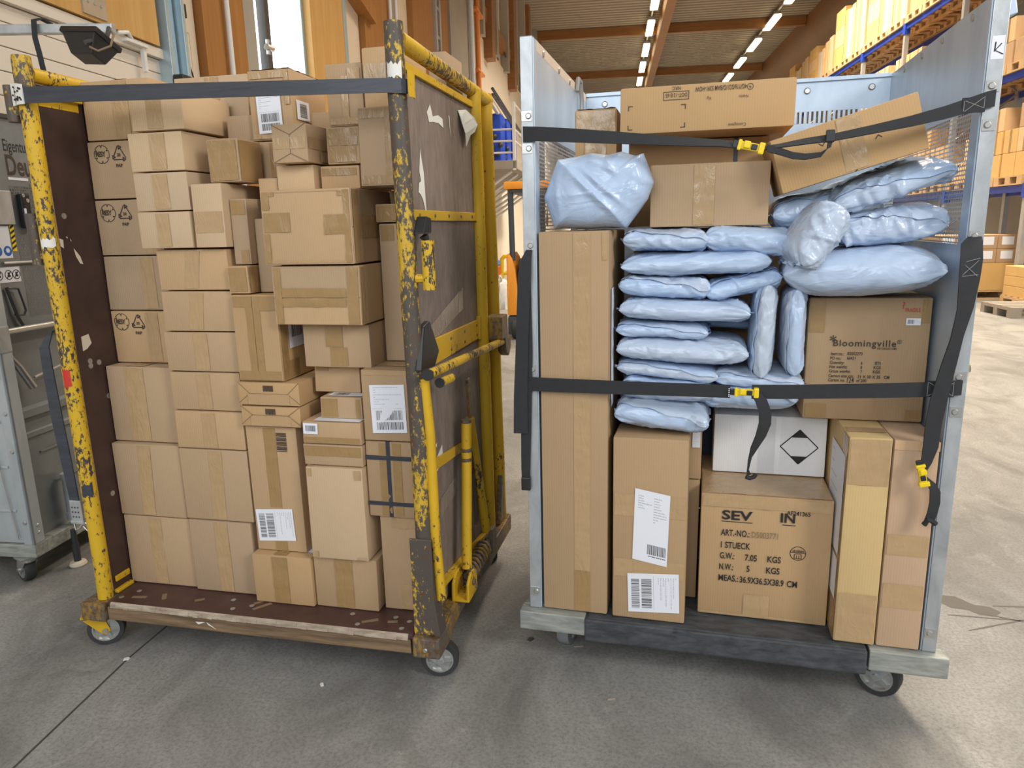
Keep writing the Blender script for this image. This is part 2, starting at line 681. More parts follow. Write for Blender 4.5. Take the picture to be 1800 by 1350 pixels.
# twin socket box beside the track with a hanging cord
sk = empty('socket_box', W(-3.30, 5.50, 2.86), 'cream double socket box with black covers beside the steel door track', 'socket')
MB().box(-.03, .06, -.06, .09, 0, .46).build('housing', 'panel_rim', sk, .01)
for zz in (.10, .30):
    MB().box(.055, .075, -.03, .06, zz, zz + .1).build('socket_cover', 'black_plastic', sk, .008)
MB().tube([(.03, .02, 0), (.03, .04, -.12), (.04, .09, -.26), (.04, .15, -.40)], .006, 8).build('cord', 'black_plastic', sk, 0, True)
wallbox('trim_6', 'timber', 5.85, 6.55, 0, 9.4, -3.4, -3.26)
hall(MB().tube([(-3.22, 6.18, 0), (-3.22, 6.18, 9.4)], .022, 10), 'trim_7', 'pipe_white', 0, True)
wallbox('trim_8', 'concrete_wall', 6.57, 6.80, 0, 9.4, -3.4, -3.28)
wallbox('trim_9', 'steel_dark', 6.93, 7.02, 0, 9.4, -3.32, -3.24)
wb = MB()
wb.box(-3.36, -3.335, 6.82, 7.98, 1.6, 6.4, 0)
win = hall(wb, 'window_1', 'window_daylight')
for k in range(6):
    MB(WM).box(-3.335, -3.325, 7.10 + .15 * k, 7.107 + .15 * k, 1.6, 6.4).build('mullion', 'pipe_white', win).matrix_local = WM.inverted()
MB(WM).box(-3.36, -3.30, 7.93, 7.99, 1.5, 6.5).build('window_frame', 'blue_steel', win).matrix_local = WM.inverted()
hg = MB(WM)
hg.tube([(-3.22, 6.86, 3.05), (-3.2, 6.95, 3.05)], .03, 8)
hg.tube([(-3.22, 6.9, 2.99), (-3.22, 6.9, 3.12)], .022, 8)
hg.tube([(-3.22, 6.86, 2.74), (-3.2, 6.95, 2.74)], .03, 8)
tag(hg.build('window_hinge', 'steel', None, 0, True), 'grey steel hinge on the frame of the bright tall window', 'hinge')
wallbox('trim_10', 'timber_pale', 7.99, 9.0, 0, 9.4, -3.4, -3.22)  # window light on this post is put into its paler timber colour
tr = MB()
tr.box(-3.36, -3.22, 9.02, 9.08, 0, 9.4)
tr.box(-3.36, -3.26, 9.12, 9.24, 0, 9.4)
hall(tr, 'trim_11', 'blue_steel', .004)
wallbox('trim_12', 'cream_wall', 9.26, 9.85, 0, 9.4, -3.36, -3.32)
hall(MB().prism([(9.2, 4.25), (10.1, 4.05), (10.1, 4.25), (9.2, 4.55)], 'x', -3.34, -3.15), 'trim_13', 'timber')
wallbox('trim_14', 'timber', 9.87, 11.06, 0, 9.4, -3.4, -3.24)
for y in (10.95, 11.25):
    hall(MB().tube([(-3.2, y, 0), (-3.2, y, 9.4)], .025, 10), 'trim_15', 'pipe_white', 0, True)
wallbox('trim_16', 'concrete_wall', 11.08, 11.45, 0, 9.4, -3.4, -3.28)
wallbox('trim_17', 'timber', 12.45, 15.18, 0, 9.4, -3.4, -3.26)
tr = MB()
tr.box(-3.3, -3.2, 13.9, 14.0, 0, 9.4)
tr.box(-3.3, -3.2, 14.2, 14.3, 0, 9.4)
for k in range(14):
    tr.box(-3.28, -3.22, 14.0, 14.2, .3 + .5 * k, .36 + .5 * k)
hall(tr, 'trim_18', 'steel', .004)
wallbox('trim_19', 'concrete_wall', 15.2, 18.0, 0, 9.4, -3.45, -3.22)
hall(MB().tube([(-3.14, 17.1, 0), (-3.14, 17.1, 9.4)], .055, 12), 'trim_20', 'pipe_white', 0, True)
op = MB()
op.tube([(-3.12, 17.75, 3.2), (-3.12, 17.75, 9.4)], .06, 12)
for zz in (4.9, 6.2):
    op.box(-3.24, -3.06, 17.4, 18.3, zz, zz + .05)
hall(op, 'trim_21', 'pipe_orange', 0, True)
wallbox('trim_22', 'white_wall', 18.02, 84, 0, 6.03, -3.40, -3.28)
tm = MB()
for k in range(9):
    y = 19.5 + 4.4 * k
    tm.box(-3.4, -3.05, y, y + .5, 5.6, 9.4)
tm.box(-3.4, -3.16, 18, 84, 6.42, 6.75)
hall(tm, 'trim_23', 'timber_beam')
tm = MB()
for k in range(12):
    y = 18.6 + 2.2 * k
    tm.box(-3.35, -3.12, y, y + .3, 5.95, 9.4)
hall(tm, 'trim_24', 'concrete_wall')
for q in range(3):
    hall(MB().tube([(-3.2, 18 + 3.6 * q, 6.9 - .25 * q), (-3.2, 21.4 + 3.6 * q, 5.95)], .025, 6), 'trim_25', 'steel_dark', 0, True)
hall(MB().box(-3.5, 15, 82, 82.2, 0, 9.5), 'wall_back', 'end_wall')
hall(MB().box(14.6, 14.8, 4, 84, 0, 9.5), 'wall_right', 'end_wall')

# ceiling: trapezoid sheet with ribs across the hall, girders, cross beams
CZ = 9.23
cm = MB()
prof = []
y = 4.6
while y < 82:
    prof += [(y, CZ + .14), (y + .12, CZ + .14), (y + .16, CZ + .03), (y + .29, CZ + .03)]
    y += .33
vs, fs = [], []
for yy, zz in prof:
    vs += [(-3.5, yy, zz), (15, yy, zz)]
for i in range(len(prof) - 1):
    fs.append((2 * i, 2 * i + 1, 2 * i + 3, 2 * i + 2))
cm.add(vs, fs)
hall(cm, 'ceiling', 'ceiling_sheet')
for y in (14.8, 23.4, 32.1, 40.7, 49.4, 58.0, 66.6):
    hall(MB().box(-3.3, 7.6, y, y + .2, CZ - .32, CZ + .03), 'trim_26', 'timber_beam')
hall(MB().box(1.77, 2.08, 5, 82, CZ - .75, CZ), 'trim_27', 'timber_beam')
hall(MB().box(7.62, 8.0, 5, 82, CZ - 2.6, CZ + .02), 'trim_28', 'timber_dark')


# strip lamps
def strip_lamp():
    o = empty('strip_lamp', W(0, 0, 0))
    MB().box(-.125, .125, -1.09, 1.09, .02, .12).build('lamp_housing', 'rack_steel', o, .01)
    MB().box(-.14, .14, -1.06, 1.06, -.07, .018).build('lamp_tube', 'lamp_glow', o, .02)
    return o


proto = None
rows = ((1.465, [27.6, 31.3, 35.0, 38.6, 42.2, 45.9], 'left'), (6.18, [27.9, 31.55, 35.2, 38.8, 42.5, 46.2], 'right'))
order = ['nearest', 'second nearest', 'third nearest', 'fourth nearest', 'fifth nearest', 'farthest']
for x, ys, side in rows:
    hall(MB().box(x - .03, x + .03, 16, 56, CZ - .16, CZ - .10), 'trim_29', 'rack_steel')
    for i, y in enumerate(ys):
        o = strip_lamp() if proto is None else copy_tree(proto)
        proto = proto or o
        o.matrix_world = W(x, y, CZ - .28)
        tag(o, '%s lit strip lamp of the %s lamp row under the ribbed ceiling' % (order[i], side), 'ceiling lamp', 'strip lamps under the ceiling')

# ------------------------------------------------------------------ pallet racking along the right side (face at X = 6.2)
def cart(M):
    return M


rx0, rx1 = 6.2, 7.3
posts_y = [9.4, 12.15, 14.9, 17.6, 20.3, 23.0, 25.7, 28.4, 31.1]
rk = empty('pallet_rack', W(rx0, 9.4, 0), 'tall blue and grey pallet rack loaded with cartons along the right side', 'pallet rack')
for y in posts_y:
    yy = y - 9.4
    for x in (0, 1.05):
        MB().box(x, x + .09, yy - .05, yy + .05, 0, 5.45 if y > 12 else 5.45).build('upright', 'rack_steel', rk, .006)
    br = MB()
    zz = .3
    k = 0
    while zz < 5:
        a, b = ((.05, 1.09) if k % 2 else (1.09, .05))
        br.tube([(a, yy, zz), (b, yy, zz + .8)], .018, 6)
        zz += .8
        k += 1
    br.build('brace', 'rack_steel', rk)
for i in range(len(posts_y) - 1):
    a, b = posts_y[i] - 9.4 + .05, posts_y[i + 1] - 9.4 - .05
    for zz in (1.80, 3.52, 5.38):
        for x in (.01, 1.08):
            MB().box(x, x + .05, a, b, zz - .11, zz).build('beam', 'rack_blue', rk, .004)
# connectors
cn = MB()
for y in posts_y:
    for zz in (1.80, 3.52, 5.38):
        cn.box(-.015, .095, y - 9.4 - .07, y - 9.4 + .07, zz - .2, zz + .02)
cn.build('beam_connectors', 'rack_blue', rk, .006)


def pallet(M, label, mat='pallet_wood', group=None, L=1.2, D=.8):
    """euro pallet: deck boards, blocks, runners; x along L"""
    o = empty('pallet', M, label, 'pallet', group)
    d = MB()
    for k in range(5):
        y = (D - .12) * k / 4
        d.box(0, L, y, y + .12, .122, .144)
    d.build('deck_boards', mat, o)
    b = MB()
    for x in (0, L / 2 - .07, L - .14):
        b.box(x, x + .14, 0, D, .1, .122)
        for y in (0, D / 2 - .05, D - .1):
            b.box(x, x + .14, y, y + .1, .022, .1)
    b.build('blocks', mat, o)
    r = MB()
    for y in (0, D / 2 - .05, D - .1):
        r.box(0, L, y, y + .1, 0, .022)
    r.build('runners', mat, o)
    return o


rnd = random.Random(5)
ORD = ['nearest', 'second', 'third', 'fourth', 'fifth', 'sixth', 'seventh', 'eighth', 'ninth', 'tenth', 'eleventh', 'twelfth', 'thirteenth', 'fourteenth', 'fifteenth', 'sixteenth', 'seventeenth', 'eighteenth', 'nineteenth', 'twentieth']


def rack_carton(x, y, z, sx, sy, sz, mat, label, group, name='carton', cat='carton', strap=None):
    """carton on a pallet: body with a tape strip"""
    m = MB().box(-sx / 2, sx / 2, -sy / 2, sy / 2, 0, sz)
    o = m.build(name, mat, None, .006, M=W(x, y, z))
    tag(o, label, cat, group)
    if strap:
        MB().box(-sx / 2 - .002, -sx / 2 - .0005, -.03, .03, .0, sz).build('packing_tape', strap, o)
        MB().box(-.03, .03, -sy / 2 - .002, -sy / 2 - .0005, 0, sz).build('packing_tape', strap, o)
    return o


# three pallets per bay on three levels
NUM = ['one', 'two', 'three']
rnd = random.Random(11)
for zz, lev in ((1.80, 'lowest'), (3.52, 'middle'), (5.38, 'top')):
    bays = range(0, 4) if zz < 5 else range(1, 8)
    for bay in bays:
        for j3 in range(3):
            y = posts_y[bay] + .08 + .86 * j3
            idx = bay * 3 + j3
            where = '%s pallet of %s rack bay' % (['near', 'middle', 'far'][j3], ORD[bay])
            pallet(W(rx0 + 1.10, y, zz + .003, PI / 2), 'wooden pallet, %s, %s level' % (where, lev), 'pallet_wood', 'wooden pallets on the rack', .82, 1.13)
            z0 = zz + .150
            cx_ = rx0 + .53
            if zz > 5:
                h = (1.42, 1.30, 1.45, 1.38)[idx % 4] if y < 22.5 else (.95, .8, 1.05)[idx % 3]
                if y > 28:
                    h *= .75
                kind_ = (0, 2, 1)[idx % 3]
                if kind_ == 0:
                    for j in range(2):
                        rack_carton(cx_, y + .205 + .41 * j, z0, .98, .385, h - .05 * j, 'orange_carton' if j else 'pale_carton', 'tall narrow carton, %s half of %s, %s level' % (['near', 'far'][j], where, lev), 'tall cartons on the top rack level', 'rack_carton', 'carton', 'foil')
                elif kind_ == 1:
                    for r_ in range(3):
                        for j in range(2):
                            rack_carton(cx_, y + .205 + .41 * j, z0 + r_ * h / 3, .98, .395, h / 3 - .004, 'pale_carton' if r_ % 2 else 'orange_carton', 'carton in row %s, %s half of %s, %s level' % (NUM[r_], ['near', 'far'][j], where, lev), 'small cartons on the top rack level', 'rack_carton')
                else:
                    for j in range(3):
                        rack_carton(cx_, y + .137 + .273 * j, z0, .98, .255, h - .04 * (j % 2), ['pale_carton', 'foil', 'orange_carton'][j], '%s upright bundle of %s, %s level' % (['near', 'middle', 'far'][j], where, lev), 'bundles on the top rack level', 'wrapped_bundle', 'bundle')
            else:
                rows_ = rnd.choice((2, 3, 3))
                hh = .36
                for r_ in range(rows_):
                    for j in range(2):
                        if r_ == rows_ - 1 and j == 1 and idx % 2:
                            continue
                        rack_carton(cx_, y + .205 + .41 * j, z0 + r_ * hh, .96, .392, hh - .004, rnd.choice(('pale_carton', 'brown_carton', 'orange_carton')), 'carton in row %s, %s half of %s, %s level' % (NUM[r_], ['near', 'far'][j], where, lev), 'cartons on the lower rack levels', 'rack_carton', 'carton', 'brown_tape' if r_ else None)

# goods on the floor in front of the rack
pallet(W(5.30, 12.75, 0), 'pale wooden pallet under the brown cartons with white labels on the floor', 'pallet_wood', None, 1.2, .9)
n = 0
for c in range(4):
    for r_ in range(4):
        if r_ < 2 and c in (2, 3):
            continue
        n += 1
        x = 5.45 + .30 * c
        z0 = .146 + r_ * .225
        o = rack_carton(x, 13.15, z0, .295, .8, .222, 'brown_carton', 'brown carton with white label, floor pallet, column %s, row %s from bottom' % (['one', 'two', 'three', 'four'][c], ['one', 'two', 'three', 'four'][r_]), 'labelled cartons on the floor pallet', 'labelled_carton')
        MB().box(-.09, .09, -.402, -.4005, .06, .19).build('shipping_label', 'white_paper', o)
# the two columns left open at the bottom stand on a plain carton
rack_carton(6.20, 13.15, .146, .595, .8, .446, 'orange_carton', 'wide orange brown carton carrying labelled cartons at the right of the floor pallet', None, 'large_carton')
pallet(W(5.98, 11.25, 0), 'pale wooden pallet under the orange brown crate stack on the floor', 'pallet_wood', None, .8, .8)
for r_ in range(3):
    for j in range(2):
        rack_carton(6.19 + .385 * j, 11.65, .146 + r_ * .15, .38, .76, .147, 'orange_carton', 'orange brown flat crate, %s in the floor stack, %s half' % (['bottom', 'middle', 'top'][r_], ['left', 'right'][j]), 'flat crates stacked on the floor', 'flat_crate', 'crate')
pallet(W(5.27, 10.30, 0), 'grey empty wooden pallet lying alone on the floor at the right', 'pallet_grey', None, 1.2, .8)

# ------------------------------------------------------------------ mezzanine, reach truck and odds on the left behind the carts
mz = empty('mezzanine', W(-3.28, 14.0, 0), 'cream steel mezzanine with railings high on the white left wall', 'mezzanine')
MB().box(0, 1.5, 0, 8, 2.42, 2.58).build('platform', 'concrete_wall', mz, .01)
for k in range(7):
    MB().tube([(.02, .3 + k * .9, 1.5), (1.35, .3 + k * .9, 2.40)], .03, 8).build('brace', 'pipe_white', mz, 0, True)
for k in range(5):
    MB().box(1.42, 1.48, .0 + k * 1.6, .06 + k * 1.6, 2.4, 3.62).build('railing_post', 'pipe_white', mz, .006)
MB().box(.96, 1.02, 0, .05, 2.58, 3.6).build('railing_post', 'pipe_white', mz, .006)
for zz in (2.93, 3.14, 3.60):
    MB().tube([(1.45, .03, zz), (1.45, 8, zz)], .022, 8).build('rail', 'pipe_white', mz, 0, True)
for zz in (2.72, 2.93, 3.14):
    MB().tube([(.1, .03, zz), (1.45, .03, zz)], .018, 8).build('rail', 'pipe_white', mz, 0, True)
for y0, z0, y1, z1 in ((13.8, 3.73, 17.4, 3.40), (13.8, 3.83, 17.4, 3.50)):
    hall(MB().tube([(-2.18, y0, z0), (-2.12, y1, z1)], .028, 8), 'trim_30', 'steel_dark', 0, True)
hall(MB().prism([(13.7, 3.60), (17.4, 3.26), (17.4, 3.36), (13.7, 3.70)], 'x', -2.26, -2.20), 'trim_31', 'pipe_white')
for k in range(3):
    b = empty('storage_crate', W(-2.62 + .02 * k, 14.7 + .75 * k, 2.585), '%s blue slatted crate standing on the mezzanine' % ['nearest', 'middle', 'farthest'][k], 'crate', 'blue crates on the mezzanine')
    m = MB()
    for j in range(5):
        m.box(-.4 + .17 * j, -.24 + .17 * j, 0, .6, 0, .95)
    m.build('crate_body', 'crate_blue', b, .02)
    m = MB()
    for j in range(14):
        m.lathe([(.0, -.05), (.05, -.02), (.055, .02), (0, .05)], (-.34 + .06 * j, -.06, .18 + .33 * (j % 3) / 2 * (1 if j % 2 else .8)), 'y', 8)
    m.build('netting_bundle', 'steel_dark', b, 0, True)

rt_ = empty('reach_truck', W(-1.24, 8.55, 0), 'orange and dark grey reach truck with overhead guard standing behind the two carts', 'forklift')
body = MB()
pr = [(0, .30), (0, 1.02), (.03, 1.04), (.07, .98), (.10, .85), (.125, .6), (.135, .42), (.12, .30)]
body.prism(pr, 'y', 0, .75)
body.build('side_panel', 'orange_paint', rt_, .012, True)
MB().box(.14, .95, .02, 1.2, .22, .98).build('chassis', 'truck_grey', rt_, .05, True, seg=3)
MB().box(.0, .95, .0, 1.25, .06, .29).build('base', 'truck_grey', rt_, .03, True)
for x in (.04, .80):
    MB().lathe([(0, 0), (.13, 0), (.15, .02), (.15, .08), (.13, .1), (0, .1)], (x, .12, .15), 'x', 20).build('wheel', 'rubber', rt_, 0, True)
MB().tube([(.07, .05, .95), (.06, .05, 1.80)], .034, 8).build('guard_post', 'truck_grey', rt_, 0, True)
MB().tube([(.80, .05, .95), (.80, .05, 1.80)], .034, 8).build('guard_post', 'truck_grey', rt_, 0, True)
MB().box(.05, .9, .0, 1.15, 1.735, 1.77).build('guard_frame', 'truck_grey', rt_, .01)
MB().box(-.01, .95, -.03, 1.2, 1.772, 1.86).build('overhead_guard', 'orange_paint', rt_, .025, True)
for x in (.25, .7):
    MB().box(x, x + .1, 1.3, 1.42, .06, 2.6).build('mast', 'truck_grey', rt_, .01)
MB().box(.3, .75, .5, .9, .98, 1.10).build('seat', 'rubber', rt_, .04, True)
MB().box(.25, .6, .3, .45, 1.0, 1.16).build('console', 'steel_dark', rt_, .02)

bl = empty('guard_rail', W(-2.36, 15.6, 0), 'yellow tubular guard rail on the floor by the left wall', 'guard rail')
MB().tube([(0, 0, 0), (0, 0, .66), (.05, 0, .72), (.19, 0, .72), (.24, 0, .66), (.24, 0, 0)], .045, 12).build('hoop', 'bollard_yellow', bl, 0, True)
MB().tube([(0, 0, .36), (.24, 0, .36)], .035, 10).build('crossbar', 'bollard_yellow', bl, 0, True)
rb = empty('waste_drum', W(-2.62, 16.3, 0), 'red drum with blue lid standing against the white left wall', 'drum')
MB().lathe([(0, 0), (.14, 0), (.15, .02), (.15, .48), (.13, .5), (0, .5)], (0, 0, 0), 'z', 20).build('drum_body', 'signal_red', rb, 0, True)
MB().lathe([(0, .5), (.14, .5), (.15, .52), (.12, .6), (.04, .63), (0, .63)], (0, 0, 0), 'z', 20).build('lid', 'blue_sign', rb, 0, True)
wr = MB()
rr = random.Random(3)
vs, fs = [], []
nu, nv = 18, 10
for i in range(nv + 1):
    for k in range(nu):
        a = 2 * PI * k / nu
        ph = PI / 2 * i / nv
        n_ = 1 + .22 * noise.noise(Vector((math.cos(a) * 2, math.sin(a) * 2, i * .5)))
        vs.append((.2 * math.cos(a) * math.cos(ph) * n_, .2 * math.sin(a) * math.cos(ph) * n_, .52 * math.sin(ph) * n_))
for i in range(nv):
    for k in range(nu):
        fs.append((i * nu + k, i * nu + (k + 1) % nu, (i + 1) * nu + (k + 1) % nu, (i + 1) * nu + k))
wr.add(vs, fs)
tag(wr.build('film_heap', 'foil', None, 0, True, M=W(-1.86, 12.0, 0)), 'crumpled heap of clear plastic film on the floor beside the reach truck', 'plastic film')

# dock lamp on a swing arm above the left cart
da = empty('dock_lamp', W(-3.26, 3.42, 2.33), 'black flood lamp under a grey swing arm in front of the white door', 'lamp')
DL = da.matrix_world.inverted()
arm0, arm1 = Vector((-2.85, 3.42, 2.252)), Vector((-1.715, 3.42, 2.239))
ax = (arm1 - arm0).normalized()
TA = Matrix(((ax.x, -ax.y, 0, arm0.x), (ax.y, ax.x, 0, arm0.y), (ax.z, 0, 1, arm0.z), (0, 0, 0, 1)))
MB(DL @ TA).box(0, (arm1 - arm0).length, -.02, .02, -.019, .019).build('swing_arm', 'galvanized', da, .004)
LP = T(-1.80, 3.37, 2.193) @ RZ(R(-14)) @ RX(R(-24)) @ RY(R(6)) @ Matrix.Scale(.84, 4)
lm = MB(DL @ LP)
lm.box(-.115, .115, -.08, .10, -.02, .01)
lm.add([(-.105, -.07, -.02), (.105, -.07, -.02), (.105, .09, -.02), (-.105, .09, -.02), (-.05, -.035, -.115), (.085, -.035, -.115), (.085, .06, -.115), (-.05, .06, -.115)],
       [(0, 1, 5, 4), (1, 2, 6, 5), (2, 3, 7, 6), (3, 0, 4, 7), (4, 5, 6, 7)])
lh = lm.build('lamp_head', 'black_plastic', da, .006)
MB(DL @ LP).box(-.10, .10, -.068, .088, .0105, .014).build('glass', 'white_paper', lh)
MB(DL).tube([(-1.722, 3.39, 2.235), (-1.715, 3.35, 2.19), (-1.77, 3.27, 2.15)], .010, 8).build('bracket', 'steel_dark', da, 0, True)
MB(DL).tube([(-1.722, 3.395, 2.235), (-1.69, 3.36, 2.20), (-1.69, 3.32, 2.145), (-1.73, 3.29, 2.12), (-1.76, 3.28, 2.135)], .005, 8).build('cable', 'ink_faded', da, 0, True)
ht = MB()
ht.ribbon([((-2.041, 3.385, 2.272), (1, .2, 0)), ((-2.041, 3.375, 2.20), (1, .2, 0)), ((-2.036, 3.38, 2.14), (1, .3, 0)), ((-2.034, 3.39, 2.06), (1, .3, 0)), ((-2.03, 3.39, 1.95), (1, .3, 0))], .022, .003)
ht.ribbon([((-2.041, 3.385, 2.272), (1, .2, 0)), ((-2.03, 3.42, 2.287), (1, .2, 0)), ((-2.01, 3.45, 2.275), (1, .2, 0))], .024, .005)
tag(ht.build('hanging_strap', 'webbing'), 'black strap hanging from the grey swing arm of the flood lamp', 'strap')

# ------------------------------------------------------------------ casters and small hardware
def bolt(mb, p, axis, r=.009, h=.006, sgn=1):
    mb.cut()
    mb.lathe([(0, 0), (r, 0), (r * 1.05, sgn * h * .5), (r * .75, sgn * h), (0, sgn * h)], p, axis, 10)


def caster(parent, x, y, top, r, turn, fork_mat, tread='rubber', w=.038):
    """swivel caster: plate, fork, wheel with hub"""
    o = empty('caster', Matrix.Identity(4))
    o.parent = parent
    o.matrix_local = T(x, y, 0) @ RZ(turn)
    f = MB()
    f.box(-.036, .036, -.036, .036, top - .008, top)
    f.lathe([(0, top - .022), (.03, top - .022), (.03, top - .008), (0, top - .008)], (0, 0, 0), 'z', 16)
    for s in (-1, 1):
        X = s * (w / 2 + .004)
        f.prism([(-.032, top - .018), (.032, top - .018), (.045, r - .004), (.030, r - .016), (.014, r - .006)], 'x', X - .002, X + .002)
    f.build('fork', fork_mat, o, .001)
    wh = MB()
    cy = .03
    wh.lathe([(r * .72, -w / 2), (r * .96, -w / 2), (r, -w / 2 + .006), (r, w / 2 - .006), (r * .96, w / 2), (r * .72, w / 2)], (0, cy, r), 'x', 30)
    wheel = wh.build('wheel', tread, o, 0, True)
    hb = MB()
    hb.lathe([(.006, -w / 2 - .004), (.014, -w / 2 - .003), (.016, -w / 2 + .004), (r * .62, -w / 2 + .007), (r * .66, -w / 2 - .001), (r * .73, -w / 2 - .001), (r * .73, w / 2 + .001), (r * .66, w / 2 + .001), (r * .62, w / 2 - .007), (.016, w / 2 - .004), (.014, w / 2 + .003), (.006, w / 2 + .004)], (0, cy, r), 'x', 26)
    for k in range(5):
        a = 2 * PI * k / 5
        hb.prism([(cy + .014 * math.cos(a + .5), r + .014 * math.sin(a + .5)), (cy + r * .66 * math.cos(a + .13), r + r * .66 * math.sin(a + .13)), (cy + r * .66 * math.cos(a - .13), r + r * .66 * math.sin(a - .13)), (cy + .014 * math.cos(a - .5), r + .014 * math.sin(a - .5))], 'x', -w / 2 - .001, w / 2 + .001)
    hb.lathe([(0, -w / 2 - .012), (.008, -w / 2 - .012), (.008, w / 2 + .012), (0, w / 2 + .012)], (0, cy, r), 'x', 10)
    hb.build('hub', 'steel', wheel, 0, True)
    return o


# ------------------------------------------------------------------ yellow roll cart with plywood sides (left)
YAW1 = -.226064
M1 = T(-1.356408, 2.162534, 0) @ RZ(YAW1)
W1, D1, H1, Z1 = 1.123, .858, 1.847, .19
yc = empty('yellow_roll_cart', M1, 'worn yellow steel roll cart with brown plywood sides full of cardboard boxes', 'roll cart')

dk = MB()
dk.box(.035, 1.085, -.036, .85, Z1 - .016, Z1)
deck = dk.build('deck', 'plywood_deck', yc, .003)
sp = MB()
rr = random.Random(8)
for k in range(60):                       # frayed front edge of the deck board
    x = .05 + 1.02 * k / 60
    sp.prism([(-.042 - .004 * rr.random(), Z1 - .016), (-.034, Z1 - .016), (-.034, Z1 + .0006), (-.038 - .003 * rr.random(), Z1 - .003)], 'x', x, x + .0175)
sp.build('frayed_edge', 'frayed_wood', deck)
bm_ = MB()
for x, y in ((.06, .0), (.09, .045), (.47, .0), (.52, .028), (.86, .04), (.90, -.012), (1.05, .03), (1.04, -.01), (.44, .05), (1.0, .045)):
    bolt(bm_, (x, y, Z1), 'z', .008, .002)
bm_.build_each('screw', 'steel', deck)
pt = MB()
for x, y, a, l in ((.33, .03, .6, .03), (.555, .03, .9, .06), (.53, .05, .9, .03), (.93, .012, .5, .05), (.20, .028, 2.2, .04), (1.0, .02, .3, .03), (.12, .01, .2, .05)):
    pt.cut()
    mm = T(x, y, Z1 + .0004) @ RZ(a)
    pt.quad(*[mm @ Vector(q) for q in ((-l / 2, -.006, 0), (l / 2, -.008, 0), (l / 2, .007, 0), (-l / 2, .008, 0))])
pt.build_each('paper_residue', 'ink_faded', deck)

fb = MB()
fb.box(.034, 1.078, -.038, .012, .128, Z1 - .017)
for k in range(3):
    fb.box(.034, 1.078, .25 + .25 * k, .30 + .25 * k, .128, Z1 - .017)
fb.build('deck_frame', 'wood_edge', yc, .003)
tg = MB()
tg.prism([(.40, .158), (.43, .138), (.405, .150)], 'y', -.0400, -.0385)
tg.prism([(.395, .158), (.36, .156), (.37, .148)], 'y', -.0400, -.0385, 0)
tg.build('torn_label', 'torn_paper', yc)
# side rails with end blocks
ra = MB()
ra.box(-.06, .03, -.05, .90, .122, Z1 - .006)
ra.build('base_rail', 'rail_worn', yc, .008)
ra = MB()
ra.add([(1.085, -.045, .122), (1.168, -.045, .122), (1.168, .05, .122), (1.155, .16, .122), (1.15, .40, .122), (1.165, .55, .122), (1.168, .90, .122), (1.085, .90, .122),
        (1.085, -.045, .186), (1.168, -.045, .186), (1.168, .05, .186), (1.155, .16, .182), (1.15, .40, .180), (1.165, .55, .186), (1.168, .90, .188), (1.085, .90, .188)],
       [tuple(range(7, -1, -1)), tuple(range(8, 16))] + [(i, (i + 1) % 8, (i + 1) % 8 + 8, i + 8) for i in range(8)])
rail_r = ra.build('base_rail', 'rail_worn', yc, .006)
bb = MB()
bolt(bb, (1.125, -.045, .15), 'y', .007, .006, -1)
bb.build('rail_bolt', 'steel', rail_r)


def dented_post(x0, y0, z0, x1, y1, z1, r, mat, seed, name='post'):
    rr = random.Random(seed)
    pts = []
    for k in range(13):
        t = k / 12
        pts.append((x0 + (x1 - x0) * t + rr.uniform(-.0015, .0015), y0 + (y1 - y0) * t, z0 + (z1 - z0) * t))
    return MB().tube(pts, r, 18).build(name, mat, yc, 0, True)


pL = dented_post(0, 0, Z1 - .005, 0, 0, H1, .0235, 'yellow_worn', 1)
MB().lathe([(0, H1), (.024, H1), (.0255, H1 - .02), (.025, H1 - .11), (.0238, H1 - .12)], (0, 0, 0), 'z', 18).build('post_top', 'yellow_bare', pL, 0, True)
pR = dented_post(W1 + .003, 0, Z1 - .005, W1 - .010, 0, H1, .0245, 'yellow_bare', 2)
dented_post(.0, D1 - .0, Z1 - .005, 0, D1, H1 - .03, .0235, 'yellow_paint', 3)
dented_post(W1 + .012, D1 - .0, Z1 - .005, W1 - .002, D1, H1 - .03, .0235, 'yellow_paint', 4)
dented_post(W1 + .010, .678, Z1 - .005, W1 + .004, .678, H1 - .05, .0235, 'yellow_paint', 5)
# foot plates of the front right post
ft = MB()
ft.box(W1 - .035, W1 + .03, -.030, -.024, Z1, Z1 + .30)
ft.prism([(W1 + .026, Z1 - .004), (W1 + .045, Z1 - .004), (W1 + .032, Z1 + .10), (W1 + .026, Z1 + .14)], 'y', -.03, .03)
ft.build('post_foot', 'yellow_bare', pR, .003)
ft = MB()
ft.tube([(W1 + .04, .008, Z1 + .10), (W1 + .032, .004, Z1 + .30), (W1 + .030, .006, Z1 + .60), (W1 + .022, .0, Z1 + .76)], .015, 10)
ft.build('strike_bar', 'yellow_paint', yc, 0, True)
# top tubes along the sides
MB().tube([(0, .02, H1 - .045), (0, D1 + .01, H1 - .05)], .021, 16).build('top_tube', 'yellow_worn', yc, 0, True)
MB().tube([(W1 - .008, .02, H1 - .035), (W1 + .0, D1 + .015, H1 - .05)], .0225, 16).build('top_tube', 'yellow_worn', yc, 0, True)
for x in (.016, W1 - .012):
    m = MB()
    ye = .165 if x < .5 else .655
    m.box(x - .003, x + .018, .02, ye, H1 - .105, H1 - .085)
    m.box(x - .003, x + .0, .02, ye, H1 - .13, H1 - .085)
    m.build('panel_strip', 'yellow_paint', yc, .002)
